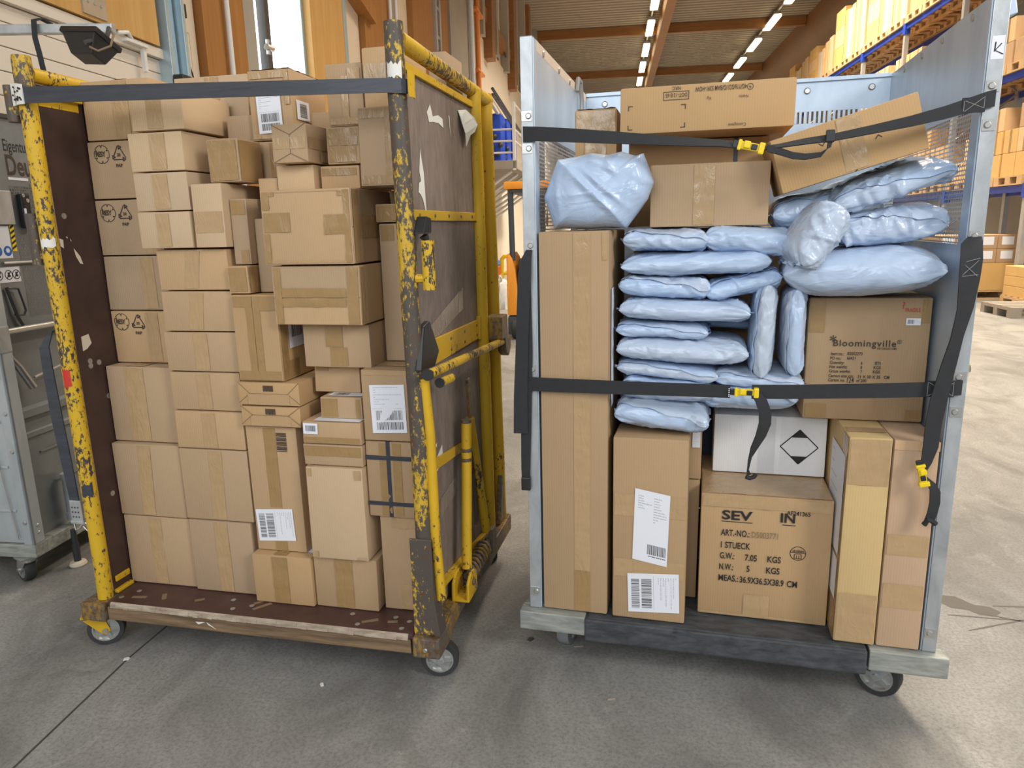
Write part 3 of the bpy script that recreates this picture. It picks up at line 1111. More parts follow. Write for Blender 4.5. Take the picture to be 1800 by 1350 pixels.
# side panels
sl_ = MB().box(.002, .014, .018, .835, Z1 + .004, H1 - .07).build('side_panel', 'plywood_dark', yc, .001)
sr_ = MB().box(W1 - .016, W1 - .003, .018, .70, Z1 + .004, H1 - .088).build('side_panel', ['plywood_outer'], yc, .001)
pe = MB()
pe.box(.0005, .0155, .0145, .0185, Z1 + .01, H1 - .08)
pe.build('panel_edge', 'frayed_wood', sl_)
sc_ = MB()
for y, zz in ((.05, 1.41), (.12, .84), (.075, .52), (.065, .965), (.065, .95), (.10, .955), (.07, .23)):
    sc_.cut()
    sc_.lathe([(.009, 0), (.009, .0015), (.003, .001), (0, .001)], (.014, y, zz), 'x', 12)
sc_.build_each('screw', 'steel', sl_)
pp = MB()
for pts in ([(.045, 1.045), (.075, 1.05), (.082, 1.02), (.062, 1.005), (.044, 1.0)],
            [(.068, 1.315), (.088, 1.29), (.096, 1.265), (.084, 1.268), (.072, 1.29)], [(.045, 1.35), (.052, 1.348), (.050, 1.343)],
            [(.060, 1.345), (.064, 1.335), (.061, 1.336)], [(.020, 1.345), (.034, 1.34), (.032, 1.315), (.021, 1.322)]):
    pp.cut()
    pp.add([(.0145, a, b) for a, b in pts], [tuple(range(len(pts)))])
pp.build_each('paper_residue', 'cream_paper', sl_)
ys = MB()
ys.box(.0145, .022, .03, .092, Z1 + .035, Z1 + .055)
ys.box(.015, .032, .02, .093, Z1 + .0005, Z1 + .012)
ys.build('kick_strip', 'yellow_paint', yc, .003)
# torn paper and tape on the outer face of the right panel
XR = W1 - .0025
pp = MB()


def patch(mb, pts, x=XR, lift=0.0):
    n = len(pts)
    mb.cut()
    mb.add([(x + .0006 + lift * (i % 2), a, b) for i, (a, b) in enumerate(pts)], [tuple(range(n))])


patch(pp, [(.20, 1.665), (.23, 1.69), (.25, 1.66), (.30, 1.67), (.34, 1.665), (.345, 1.64), (.30, 1.648), (.25, 1.645), (.215, 1.64)])
patch(pp, [(.40, 1.685), (.412, 1.68), (.414, 1.62)])
patch(pp, [(.128, 1.56), (.15, 1.50), (.155, 1.43), (.16, 1.38), (.135, 1.425), (.118, 1.44), (.10, 1.445), (.108, 1.47), (.125, 1.475), (.115, 1.50)])
patch(pp, [(.11, .66), (.20, .70), (.205, .65), (.12, .625)])
patch(pp, [(.14, .715), (.155, .72), (.15, .705)])
pp.build_each('paper_residue', 'torn_paper', sr_)
tp = MB()
vs = [(XR + .002, .50, 1.712), (XR + .010, .56, 1.722), (XR + .022, .62, 1.705), (XR + .026, .645, 1.685), (XR + .022, .62, 1.66), (XR + .016, .585, 1.645), (XR + .010, .553, 1.607), (XR + .014, .535, 1.645), (XR + .011, .515, 1.67), (XR + .009, .507, 1.69)]
tp.add(vs + [(x - .0012, y, z) for x, y, z in vs], [tuple(range(10)), tuple(range(19, 9, -1))] + [(i, (i + 1) % 10, (i + 1) % 10 + 10, i + 10) for i in range(10)])
tp.build('torn_label', 'torn_paper', sr_)
for pts in ([(.07, 1.055), (.48, 1.155), (.48, 1.085), (.09, 1.01)], [(.16, .535), (.32, .555), (.33, .50), (.15, .475)]):
    tp = MB()
    patch(tp, pts)
    tp.build('tape_strip', 'panel_tape', sr_)
# cross straps with rivets
fs_ = MB().box(XR, XR + .008, .02, .655, 1.37, 1.398).build('cross_strap', 'yellow_paint', yc, .002)
rv = MB()
for k in range(5):
    rv.cut()
    rv.lathe([(0, .003), (.005, .002), (.006, 0)], (XR + .008, .08 + .13 * k, 1.384), 'x', 8)
rv.build_each('rivet', 'rail_worn', fs_)
ds_ = MB().prism([(.05, .958), (.655, .962), (.655, 1.028), (.10, 1.034)], 'x', XR, XR + .008).build('cross_strap', 'yellow_paint', yc, .002)
rv = MB()
for k in range(4):
    for zz in (.978, 1.012):
        rv.cut()
        rv.lathe([(0, .003), (.005, .002), (.006, 0)], (XR + .008, .16 + .15 * k, zz), 'x', 8)
rv.build_each('rivet', 'rail_worn', ds_)
MB().prism([(.635, .957), (.70, .957), (.70, 1.04), (.635, 1.04)], 'x', XR, XR + .014).build('strap_lug', 'yellow_paint', yc, .003)
bk = MB().prism([(-.03, .975), (.085, .965), (.13, 1.005), (.06, 1.10), (.01, 1.09)], 'x', XR + .012, XR + .030).build('corner_guard', 'black_plastic', yc, .004)
lw = MB()
lw.prism([(.03, .655), (.57, .60), (.57, .628), (.03, .69)], 'x', XR, XR + .008)
lw.build('cross_strap', 'yellow_paint', yc, .002)
MB().prism([(.02, .28), (.67, .205), (.67, .222), (.02, .30)], 'x', XR, XR + .02).build('cross_strap', 'yellow_paint', yc, .002)
# short tube stubs on the front posts
for zz0, zz1, xx in ((1.673, 1.772, -.052), (1.268, 1.418, -.049)):
    st = MB()
    st.tube([(xx, 0, zz0), (xx, 0, zz1)], .0185, 14)
    st.tube([(xx, 0, zz0 + .03), (0, 0, zz0 + .02)], .012, 8)
    st.tube([(xx, 0, zz1 - .02), (0, 0, zz1 - .03)], .010, 8)
    st.build('hinge_stub', 'yellow_bare', yc, 0, True)
st = MB()
st.tube([(W1 + .052, 0, 1.19), (W1 + .052, 0, 1.318)], .0175, 14)
st.tube([(W1 + .052, 0, 1.22), (W1, 0, 1.22)], .012, 8)
st.build('hinge_stub', 'yellow_worn', yc, 0, True)
ck = MB()
ck.prism([(-.01, 1.335), (.05, 1.335), (.055, 1.375), (.02, 1.38)], 'x', XR + .02, XR + .05)
ck.prism([(.0, 1.325), (.05, 1.31), (.04, 1.335)], 'x', XR + .03, XR + .045)
ck.build('strap_ratchet', 'black_plastic', yc, .004)
# brake rod, bracket, lever and folding arm outside the right panel
XO = W1 + .055
rod = MB().tube([(XO, -.055, .972), (XO + .006, .80, .93)], .0135, 14).build('brake_rod', 'yellow_worn', yc, 0, True)
cp = MB()
cp.tube([(XO, -.061, .9725), (XO, -.053, .972)], .0155, 14)
cp.build('end_cap', 'black_plastic', rod, 0, True)
hs_ = MB()
hs_.tube([(XO + .012, .005, .938), (XO + .014, .10, .932)], .0125, 12)
hs_.build('rod_sleeve', 'yellow_worn', yc, 0, True)
MB().tube([(XO + .012, -.0, .938), (XO + .012, .006, .938)], .014, 12).build('end_cap', 'black_plastic', yc, 0, True)
bx_ = MB()
bx_.box(W1 + .01, XO + .02, .70, .80, .945, 1.03)
bx_.prism([(.74, .95), (.83, .945), (.84, .90), (.80, .87), (.76, .89)], 'x', XO - .012, XO + .022)
bx_.build('rod_bracket', 'rail_worn', yc, .006)
lv = MB()
lv.prism([(.425, .855), (.445, .86), (.458, .83), (.49, .54), (.50, .33), (.47, .32), (.455, .54), (.43, .80)], 'x', W1 + .012, W1 + .022)
lv.build('lever', 'rail_worn', yc, .002)
lv = MB()
lv.tube([(W1 + .018, .44, .72), (W1 + .028, .49, .48), (W1 + .034, .54, .27)], .016, 12)
lv.build('lever_tube', 'yellow_paint', yc, 0, True)
am = MB()
am.tube([(XO - .01, .31, .745), (XO - .008, .29, .62), (XO - .006, .255, .40), (XO - .004, .235, .275)], .0165, 14)
arm_ = am.build('folding_arm', 'yellow_paint', yc, 0, True)
cl = MB()
for zz, yy in ((.655, .296), (.625, .291)):
    cl.lathe([(.018, -.006), (.019, 0), (.018, .006)], (XO - .009, yy, zz), 'z', 14)
cl.tube([(XO - .01, .31, .741), (XO - .01, .31, .752)], .0175, 14)
cl.build('arm_collar', 'rail_worn', arm_, 0, True)
fk = MB()
fk.prism([(.175, .19), (.275, .19), (.275, .235), (.25, .268), (.21, .27), (.178, .245)], 'x', XO - .04, XO - .03)
fk.prism([(.175, .19), (.275, .19), (.275, .235), (.25, .268), (.21, .27), (.178, .245)], 'x', XO + .008, XO + .018)
fk.box(XO - .04, XO + .018, .175, .275, .185, .193)
fkb = fk.build('arm_foot', 'yellow_paint', yc, .004)
bb = MB()
bolt(bb, (XO + .018, .225, .235), 'x', .011, .008)
bolt(bb, (XO + .018, .255, .203), 'x', .008, .006)
bb.build_each('foot_bolt', 'rail_worn', fkb)
spr = MB()
path = []
for k in range(96):
    a = 2 * PI * k / 12
    path.append((XO - .012 + .026 * math.cos(a), .28 + .0022 * k, .232 + .026 * math.sin(a)))
spr.tube(path, .0055, 6)
spr.tube([(XO - .012, .26, .232), (XO - .012, .62, .232)], .013, 10)
spr.build('torsion_spring', 'rail_worn', yc, 0, True)
ey = MB()
ey.prism([(.52, .19), (.60, .19), (.58, .275), (.54, .275)], 'x', XO - .01, XO + .006)
ey.cut()
ey.prism([(.78, .19), (.87, .19), (.85, .29), (.83, .38)], 'x', W1 + .01, W1 + .03)
ey.build_each('rail_bracket', 'rail_worn', yc, .003)
# back wall of the cart
bw = MB().box(.03, W1 - .03, D1 - .005, D1 + .008, Z1 + .004, 1.45).build('back_panel', 'plywood_dark', yc, .002)
# belt across the front at the top
bt = MB()
pts = [((-.026, .0, 1.738), (0, 0, 1)), ((-.012, -.027, 1.738), (0, 0, 1)), ((.03, -.032, 1.737), (0, 0, 1)), ((.35, -.034, 1.724), (0, .03, 1)), ((.75, -.034, 1.709), (0, .03, 1)), ((1.10, -.033, 1.696), (0, 0, 1)), ((1.135, -.026, 1.694), (0, 0, 1)), ((1.147, -.008, 1.694), (0, 0, 1)), ((1.145, .015, 1.694), (0, 0, 1))]
bt.ribbon(pts, [.046, .046, .043, .041, .037, .034, .034, .034, .034], .003)
belt = bt.build('belt', 'belt', yc, 0, True)
an = MB()
an.ribbon([((-.034, .012, 1.743), (0, 0, 1)), ((-.030, -.018, 1.743), (0, 0, 1)), ((.0, -.031, 1.742), (0, 0, 1)), ((.022, -.0345, 1.740), (0, 0, 1))], [.06, .06, .056, .052], .004)
an.build('belt_anchor', 'torn_paper', belt, 0, True)
ho = MB()
rr = random.Random(4)
for k in range(16):
    ho.lathe([(.003, 0), (.003, -.0006), (0, -.0006)], (-.012 + .030 * rr.random(), -.0345 - .001, 1.722 + .04 * rr.random()), 'y', 8)
ho.build('anchor_holes', 'ink', belt)
MB().ribbon([((W1 + .028, -.02, 1.70), (0, 0, 1)), ((W1 + .034, .0, 1.70), (0, 0, 1)), ((W1 + .030, .02, 1.70), (0, 0, 1))], .062, .003).build('belt_clip', 'yellow_paint', belt)
# residue patches on the posts
def post_patch(name, mat, parent, x, r, z0, z1, a0, a1, seed):
    rr = random.Random(seed)
    vs, n = [], 8
    for k in range(n + 1):
        t = R(a0 + (a1 - a0) * k / n)
        for zz in (z0 + rr.uniform(-.006, .006), z1 + rr.uniform(-.006, .006)):
            vs.append((x + (r + .0008) * math.cos(t), (r + .0008) * math.sin(t), zz))
    mb = MB()
    mb.add(vs, [(2 * k, 2 * k + 2, 2 * k + 3, 2 * k + 1) for k in range(n)])
    mb.build(name, mat, parent, 0, True)


post_patch('tape_residue', 'torn_paper', pR, W1 - .008, .0252, 1.715, 1.75, -130, -40, 1)
post_patch('tape_residue', 'torn_paper', pL, 0, .0242, 1.318, 1.345, -110, -10, 2)
post_patch('red_mark', 'red_paint', pL, 0, .0242, .90, .955, -105, -50, 3)
post_patch('blue_mark', 'belt', pL, 0, .0242, .545, .585, -100, -20, 4)
# second belt hanging from the left post
hb_ = MB()
hb_.ribbon([((-.02, .0, 1.075), (.9, 0, .4)), ((-.045, -.01, 1.062), (.8, 0, .5)), ((-.070, -.012, 1.02), (1, 0, .15)), ((-.072, -.01, .94), (1, 0, 0)), ((-.068, -.01, .80), (1, .1, 0)), ((-.060, -.01, .66), (1, .1, 0)), ((-.052, -.01, .515), (1, 0, 0))], [.030, .032, .036, .038, .038, .036, .034], .004)
hbelt = hb_.build('hanging_belt', 'belt', yc, 0, True)
hk = MB()
hk.box(-.070, -.028, -.016, -.008, .452, .525)
hk.box(-.072, -.026, -.02, .006, .446, .458)
hkb = hk.build('belt_hook', 'galvanized', hbelt, .003)
ho = MB()
for a in (-.061, -.050, -.039):
    for b in (.470, .486, .502):
        ho.lathe([(.003, 0), (.003, -.0006), (0, -.0006)], (a, -.0162, b), 'y', 8)
ho.build('hook_rivets', 'steel_dark', hkb)
rg = MB()
rg.tube([(-.066, -.012, .448), (-.060, -.016, .425), (-.046, -.016, .430), (-.036, -.014, .442), (-.022, -.012, .450), (-.010, -.010, .440), (-.014, -.012, .418), (-.030, -.014, .438)], .0030, 8)
rg.build('wire_ring', 'steel', hkb, 0, True)
caster(yc, -.066, .008, .122, .0575, R(-58), 'yellow_paint')
caster(yc, 1.10, .062, .122, .0575, R(-78), 'galvanized')
caster(yc, -.01, .80, .122, .0575, R(10), 'galvanized')
caster(yc, 1.10, .84, .122, .0575, R(15), 'galvanized')

# ------------------------------------------------------------------ galvanized roll cart with perforated sides (right)
YAW2 = -.259178
M2 = T(.06297, 2.046975, 0) @ RZ(YAW2)
W2, D2, H2, Z2 = 1.100, .896, 1.836, .189
gc = empty('galvanized_roll_cart', M2, 'grey galvanized roll cart with perforated metal sides full of boxes and plastic mailers', 'roll cart')
for s, x in ((-1, 0), (1, W2)):
    p = MB()
    x0, x1 = x - .017, x + .017
    p.box(x0, x1, -.022, -.018, Z2, H2)
    p.box(x0, x0 + .004, -.018, .024, Z2, H2)
    p.box(x1 - .004, x1, -.018, .024, Z2, H2)
    p.box(x0, x1, -.022, .024, H2 - .004, H2)
    post = p.build('post', 'galvanized', gc, .0015)
    b = MB()
    for zz in ((1.638, 1.553, 1.30, .955, .865, .245) if s > 0 else (1.636, 1.553, 1.295, .945, .245)):
        bolt(b, (x - .004 * s, -.022, zz), 'y', .008, .006, -1)
        b.box(x - .015, x + .013, -.0245, -.022, zz - .013, zz + .013)
    b.build_each('bolt', 'steel', post)
    pb = MB()
    pb.box(x - .016, x + .016, D2 - .02, D2 + .02, Z2, H2)
    pb.build('rear_post', 'galvanized', gc, .003)
# side panels: sheet top, perforated band, sheet bottom
for s, x in ((-1, .018), (1, W2 - .019)):
    t = .0015
    pn_ = MB()
    pn_.box(x - t, x + t, -.018, D2, 1.60 if s < 0 else 1.595, H2 - .004)
    pn_.box(x - t, x + t, -.018, D2, Z2, 1.28)
    pn_.box(x - t, x + t, -.018, .035, 1.28, 1.60)
    pn_.box(x - t, x + t, D2 - .05, D2, 1.28, 1.60)
    pnl = pn_.build('side_panel', 'aluminium', gc)
    if s > 0:
        pnl['label'] = 'right metal side panel with painted blue sky reflection'
    mb = MB()
    mb.quad((x, .035, 1.28), (x, D2 - .05, 1.28), (x, D2 - .05, 1.60), (x, .035, 1.60))
    mb.build('perforated_band', 'perforated_side', pnl)
    rm = MB()
    rm.box(x - (.024 if s < 0 else -.002), x + (.002 if s < 0 else .022), .02, D2, H2 - .032, H2 - .003)
    rim = rm.build('top_rim', 'galvanized' if s > 0 else 'panel_rim', gc, .002)
    b = MB()
    for yy in (.10, .33, .52, .72):
        bolt(b, (x + .002 if s < 0 else x - .0015, yy, H2 - .022), 'x', .009, .004, 1 if s < 0 else -1)
    b.build_each('bolt', 'steel', rim)
# back panel with a slotted band
bp_ = MB()
bp_.box(.02, W2 - .02, D2 - .002, D2 + .001, 1.725, H2 - .006)
bp_.box(.02, W2 - .02, D2 - .002, D2 + .001, Z2 + .002, 1.685)
for k in range(66):
    bp_.box(.02 + .016 * k, .0285 + .016 * k, D2 - .002, D2 + .001, 1.684, 1.726)
bp_.box(.02, W2 - .02, D2 - .012, D2 + .004, H2 - .012, H2)
bpn = bp_.build('back_panel', 'aluminium', gc)
b = MB()
for xx in (.09, .81, .82 + .2):
    bolt(b, (xx, D2 - .002, 1.795), 'y', .011, .006, -1)
b.build_each('bolt', 'steel', bpn)
hn = MB()
hn.tube([(.03, .62, 1.80), (.03, .64, 1.845), (.032, .68, 1.84), (.032, .70, 1.78), (.032, .70, 1.70)], .008, 8)
hn.build('latch_pin', 'steel', gc, 0, True)
# base
dk = MB().box(.165, .94, -.045, D2, .163, Z2 - .001).build('deck', 'black_deck', gc, .004)
MB().box(.158, .943, -.052, .02, .112, .1845).build('front_bumper', 'black_deck', gc, .006)
for s, (xa, xb) in ((-1, (-.045, .158)), (1, (.948, 1.145))):
    b = MB()
    b.box(xa, xb, -.048, .0, .126, Z2 - .002)
    b.build('end_block', 'galvanized_worn', gc, .004)
    b = MB()
    if s > 0:
        b.prism([(.948, -.04), (1.142, -.046), (1.135, .02), (1.105, .14), (1.105, D2 + .02), (.948, D2 + .02)], 'z', .150, Z2 - .001)
    else:
        b.prism([(.158, -.0), (-.043, -.0), (-.02, .10), (-.02, D2 + .02), (.158, D2 + .02)], 'z', .150, Z2 - .001)
    b.build('base_rail', 'galvanized_worn', gc, .003)
# marks
mk = MB()
for pts in ([(1.095, 1.732), (1.094, 1.712)], [(1.107, 1.728), (1.095, 1.714), (1.112, 1.705)]):
    mk.tube([(a, -.0228, b) for a, b in pts], .0014, 5)
pk = MB()
pk.box(1.087, 1.113, -.0226, -.0222, 1.695, 1.745)
o = pk.build('post_label', 'white_paper', gc)
mk.build('pen_mark', 'ink', o)
cr = MB()
cr.prism([(1.117, H2 - .05), (1.135, H2 - .045), (1.128, H2 - .012), (1.117, H2 - .004)], 'y', -.015, .02)
cr.build('corner_clip', 'aluminium', gc, .002)
fr = MB()
fr.lathe([(0, 0), (.010, .001), (.008, .003), (0, .003)], (W2 + .022, -.01, .975), 'x', 12)
fr.prism([(-.012, .955), (.02, .95), (.022, .985), (-.008, .99)], 'x', W2 + .018, W2 + .024)
fr.build('adhesive_tag', 'cream_paper', gc, .001)
nk = MB()
nk.prism([(.10, 1.36), (.135, 1.345), (.14, 1.37), (.125, 1.405), (.118, 1.38)], 'x', .0195, .0215)
nk.cut()
nk.prism([(.17, 1.42), (.185, 1.41), (.18, 1.44)], 'x', .0195, .0215)
nk.build_each('tape_residue', 'cream_paper', gc)
caster(gc, .072, .08, .15, .0575, R(-8), 'galvanized', 'rubber_grey')
caster(gc, 1.023, .031, .15, .064, R(60), 'galvanized', 'rubber')
caster(gc, .06, .82, .15, .0575, R(10), 'galvanized', 'rubber_grey')
caster(gc, 1.04, .80, .15, .0575, R(25), 'galvanized', 'rubber_grey')

# webbing straps of the right cart
UPZ = (0, 0, 1)


def box_x(mb, pts, y, r=.0007):
    for a, b in pts:
        mb.tube([(a[0], y, a[1]), (b[0], y, b[1])], r, 4)


def buckle(parent, M):
    o = MB(M)
    o.box(-.006, .034, -.006, .006, -.008, .008)
    o.box(.032, .044, -.010, .006, -.012, .012)
    o.box(-.012, -.004, -.008, .006, -.011, .011)
    o.box(.0, .014, -.011, -.004, -.005, .010)
    bk = o.build('buckle', 'yellow_plastic', parent, .003)
    o = MB(M)
    o.box(-.022, -.011, -.004, .004, -.008, .008)
    o.box(.016, .029, -.0085, .0075, -.006, .006)
    o.build('buckle_core', 'black_plastic', bk, .002)
    return bk


s1 = MB()
s1.ribbon([((-.018, .006, 1.590), UPZ), ((-.010, -.028, 1.590), UPZ), ((.03, -.035, 1.588), UPZ), ((.133, -.048, 1.577), (0, .1, 1)), ((.24, -.05, 1.566), (0, .3, 1)), ((.338, -.05, 1.5555), (0, .5, .9)), ((.43, -.05, 1.546), (0, .6, .75)), ((.506, -.05, 1.5385), (0, .6, .6)), ((.55, -.05, 1.532), (0, .5, .7))], [.040, .040, .037, .035, .032, .030, .028, .024, .022], .003)
s1.ribbon([((.60, -.05, 1.522), (0, .6, .6)), ((.64, -.052, 1.526), (0, .7, .5)), ((.70, -.054, 1.5335), (0, .6, .65)), ((.757, -.056, 1.5385), (0, .5, .7)), ((.84, -.053, 1.552), (0, .5, .75)), ((.927, -.05, 1.567), (0, .3, .9)), ((1.0, -.045, 1.583), (0, .1, 1)), ((1.085, -.034, 1.607), UPZ), ((1.105, -.027, 1.611), UPZ)], [.014, .016, .020, .021, .024, .026, .030, .036, .038], .003)
s1.box(1.035, 1.082, -.0425, -.0355, 1.580, 1.613)
strap1 = s1.build('upper_strap', 'webbing', gc, 0, True)
bks = buckle(strap1, T(.556, -.054, 1.531) @ RY(R(13)) @ Matrix.Scale(1.15, 4))
lp = MB()
lp.ribbon([((.612, -.056, 1.522), (0, .4, .8)), ((.64, -.060, 1.513), (0, .4, .8)), ((.672, -.062, 1.501), (0, .4, .8)), ((.70, -.062, 1.497), (0, .4, .8)), ((.735, -.062, 1.5005), (0, .4, .8)), ((.752, -.061, 1.515), (.6, .3, .3)), ((.756, -.060, 1.542), (.9, .2, 0))], [.020, .020, .018, .016, .012, .010, .014], .003)
lp.build('strap_tail', 'webbing', strap1, 0, True)
sd = MB()
sd.box(.744, .764, -.066, -.050, 1.528, 1.557)
sd.build('strap_slider', 'black_plastic', strap1, .003)
stt = MB()
box_x(stt, [((1.04, 1.583), (1.078, 1.612)), ((1.04, 1.606), (1.078, 1.589)), ((1.038, 1.583), (1.038, 1.606)), ((1.079, 1.588), (1.079, 1.614))], -.0428)
stt.build('stitching', 'stitch', strap1)

s2 = MB()
s2.ribbon([((-.018, .006, .902), UPZ), ((-.012, -.027, .902), UPZ), ((.03, -.034, .903), UPZ), ((.242, -.045, .904), UPZ), ((.471, -.05, .905), UPZ), ((.55, -.05, .904), UPZ)], [.042, .042, .040, .038, .036, .034], .003)
s2.ribbon([((.605, -.05, .906), UPZ), ((.70, -.05, .909), UPZ), ((.90, -.046, .918), UPZ), ((1.034, -.04, .925), UPZ), ((1.085, -.033, .928), UPZ), ((1.105, -.026, .929), UPZ)], .038, .003)
s2.box(1.02, 1.084, -.043, -.034, .907, .946)
strap2 = s2.build('lower_strap', 'webbing', gc, 0, True)
buckle(strap2, T(.574, -.054, .905) @ Matrix.Scale(1.1, 4))
tl = MB()
tl.ribbon([((.614, -.058, .902), (1, 0, .3)), ((.628, -.064, .887), (1, 0, .2)), ((.640, -.066, .855), (1, 0, .1)), ((.641, -.066, .825), (1, .2, -.1)), ((.632, -.066, .79), (1, .5, -.2)), ((.618, -.065, .757), (.7, .7, -.2)), ((.608, -.064, .725), (.35, .9, 0)), ((.604, -.064, .69), (.2, .95, 0)), ((.607, -.064, .678), (.5, .8, 0))], [.026, .03, .032, .032, .030, .028, .025, .02, .018], .003)
tl.tube([(.600, -.068, .674), (.610, -.066, .670), (.621, -.066, .675), (.624, -.066, .682)], .006, 8)
tl.build('strap_tail', 'webbing', strap2, 0, True)
stt = MB()
box_x(stt, [((1.026, .909), (1.080, .943)), ((1.026, .943), (1.080, .911)), ((1.024, .908), (1.024, .944)), ((1.081, .91), (1.081, .946))], -.0434)
stt.build('stitching', 'stitch', strap2)
pr = MB()
for k in range(5):
    pr.box(.5455 , .5485, -.0608, -.0602, .893 + .005 * k, .8955 + .005 * k)
pr.build('buckle_marks', 'white_paper', strap2)

s3 = MB()
s3.ribbon([((1.096, -.026, 1.298), (1, 0, 0)), ((1.085, -.045, 1.285), (1, 0, .1)), ((1.083, -.062, 1.245), (1, .15, .05)), ((1.083, -.062, 1.20), (1, .1, .1)), ((1.082, -.06, 1.13), (.95, .2, .15)), ((1.071, -.06, 1.06), (.85, .4, .2)), ((1.060, -.06, .994), (.9, .3, .15)), ((1.047, -.06, .91), (1, .1, .1)), ((1.041, -.058, .84), (1, .1, .05)), ((1.040, -.058, .78), (1, .1, 0)), ((1.034, -.058, .735), (.9, .3, .1)), ((1.030, -.058, .712), (.7, .4, .3))], [.03, .046, .050, .046, .038, .036, .040, .040, .038, .036, .028, .018], .0035)
strap3 = s3.build('hanging_strap', 'webbing', gc, 0, True)
buckle(strap3, T(1.022, -.062, .722) @ RY(R(75)) @ Matrix.Scale(1.05, 4))
tl = MB()
tl.ribbon([((1.032, -.06, .697), (.6, .5, .4)), ((1.048, -.062, .688), (.9, .3, -.3)), ((1.060, -.062, .665), (1, .2, -.1)), ((1.062, -.062, .635), (1, .2, 0)), ((1.059, -.062, .605), (1, .2, 0)), ((1.054, -.062, .585), (1, .1, 0))], [.016, .024, .026, .026, .025, .024], .0035)
tl.tube([(1.043, -.062, .572), (1.050, -.066, .588), (1.060, -.068, .585), (1.068, -.066, .578)], .007, 8)
tl.build('strap_tail', 'webbing', strap3, 0, True)
stt = MB()
box_x(stt, [((1.066, 1.21), (1.098, 1.245)), ((1.066, 1.238), (1.098, 1.208)), ((1.064, 1.207), (1.100, 1.212)), ((1.064, 1.240), (1.100, 1.250))], -.0650)
stt.build('stitching', 'stitch', strap3)

s4 = MB()
s4.ribbon([((.0, -.026, 1.283), (1, 0, 0)), ((-.006, -.034, 1.262), (1, 0, 0)), ((-.012, -.036, 1.22), (1, .1, 0)), ((-.018, -.036, 1.12), (1, .1, 0)), ((-.024, -.036, 1.0), (1, .1, .05)), ((-.030, -.036, .87), (1, .1, .05)), ((-.032, -.036, .755), (1, .1, 0))], [.016, .026, .036, .036, .036, .040, .042], .006)
s4.ribbon([((-.012, -.028, 1.20), (1, .1, 0)), ((-.012, -.028, 1.0), (1, .1, 0)), ((-.018, -.028, .76), (1, 0, 0)), ((-.021, -.030, .64), (1, 0, 0)), ((-.020, -.030, .592), (1, 0, 0))], [.03, .034, .03, .026, .024], .005)
strap4 = s4.build('hanging_strap', 'webbing', gc, 0, True)
MB().box(-.034, -.006, -.040, -.024, .578, .62).build('buckle', 'black_plastic', strap4, .004)

# ------------------------------------------------------------------ grey steel container at the far left
g3 = empty('steel_roll_container', W(-2.24, 2.33, 0), 'grey steel roll container with stencilled lettering behind the left post of the yellow cart', 'roll container')
b = MB()
b.box(-.8, .0, .0, .86, .112, .166)
b.build('base_frame', 'galvanized_worn', g3, .004)
b = MB()
b.box(-.045, .0, .0, .012, .166, 1.80)
b.box(-.012, .0, .0, .055, .166, 1.80)
b.build('corner_post', 'silver_sheet', g3, .003)
b = MB()
b.box(-.78, -.045, .010, .022, .17, 1.79)
for k in range(3):
    b.box(-.70, -.06, .004, .012, .30 + .18 * k, .312 + .18 * k)
fd = b.build('front_door', 'silver_sheet', g3, .003)
b = MB()
for zz in (.26, .55, .84, .70):
    bolt(b, (-.025, .0, zz), 'y', .008, .005, -1)
for zz in (.24, .21):
    bolt(b, (.0, .03, zz), 'x', .006, .004)
b.build_each('bolt', 'steel', g3)
MB().tube([(-.10, .0, .60), (-.085, -.002, .40), (-.065, -.002, .22), (-.065, -.002, .19)], .003, 6).build('cable', 'steel', g3, 0, True)
b = MB()
b.box(-.036, -.030, .05, .86, 1.0, 1.80)
sp_ = b.build('side_panel', 'grey_sheet', g3)
b = MB()
b.quad((-.0292, .20, 1.045), (-.0292, .80, 1.045), (-.0292, .80, 1.545), (-.0292, .20, 1.545))
b.build('perforated_band', 'perforated_grey', sp_)
b = MB()
b.box(-.050, -.044, .05, .86, .166, 1.0)
b.box(-.044, -.022, .05, .86, .985, 1.0)
b.prism([(-.044, .70), (-.022, .69), (-.022, .66), (-.044, .65)], 'y', .05, .86)
b.prism([(-.044, .60), (-.036, .595), (-.036, .575), (-.044, .57)], 'y', .05, .86)
for zz, a, c in ((.50, .15, .30), (.36, .20, .36)):
    b.prism([(-.044, zz), (-.038, zz), (-.038, zz + .008), (-.044, zz + .008)], 'y', a, c)
b.build('lower_panel', 'grey_sheet', g3, .002)
MB().box(-.034, -.014, .85, .87, .166, 1.80).build('rear_post', 'galvanized', g3, .003)
MB().box(-.04, -.018, .04, .87, 1.79, 1.806).build('top_rim', 'steel_dark', g3, .002)
MB().tube([(-.012, .03, 1.006), (-.012, .40, 1.004)], .0125, 12).build('locking_bar', 'steel', g3, 0, True)
MB().box(-.03, .004, -.004, .055, .93, 1.03).build('bar_clamp', 'galvanized', g3, .005)
MB().tube([(-.02, .30, .83), (-.02, .16, .81)], .005, 8).build('tie_rod', 'steel', g3, 0, True)
b = MB()
b.tube([(-.018, .035, .955), (-.014, .062, .90), (-.012, .085, .865), (-.010, .135, .775)], [.010, .010, .014, .0145], 12)
b.build('lever', 'steel', g3, 0, True)
b = MB()
b.tube([(-.022, .11, 1.165), (-.012, .145, 1.16), (-.012, .165, 1.075), (-.014, .155, 1.058), (-.022, .12, 1.062)], .0045, 8)
b.tube([(-.020, .10, 1.168), (-.016, .125, 1.055), (-.018, .15, 1.01)], .006, 8)
b.build('door_handle', 'steel_dark', g3, 0, True)
MB().tube([(-.024, .11, 1.258), (-.024, .27, 1.257)], .0055, 8).build('slide_bolt', 'steel', g3, 0, True)
b = MB().box(-.029, -.004, .225, .265, 1.385, 1.515).build('lock_box', 'black_plastic', g3, .006)
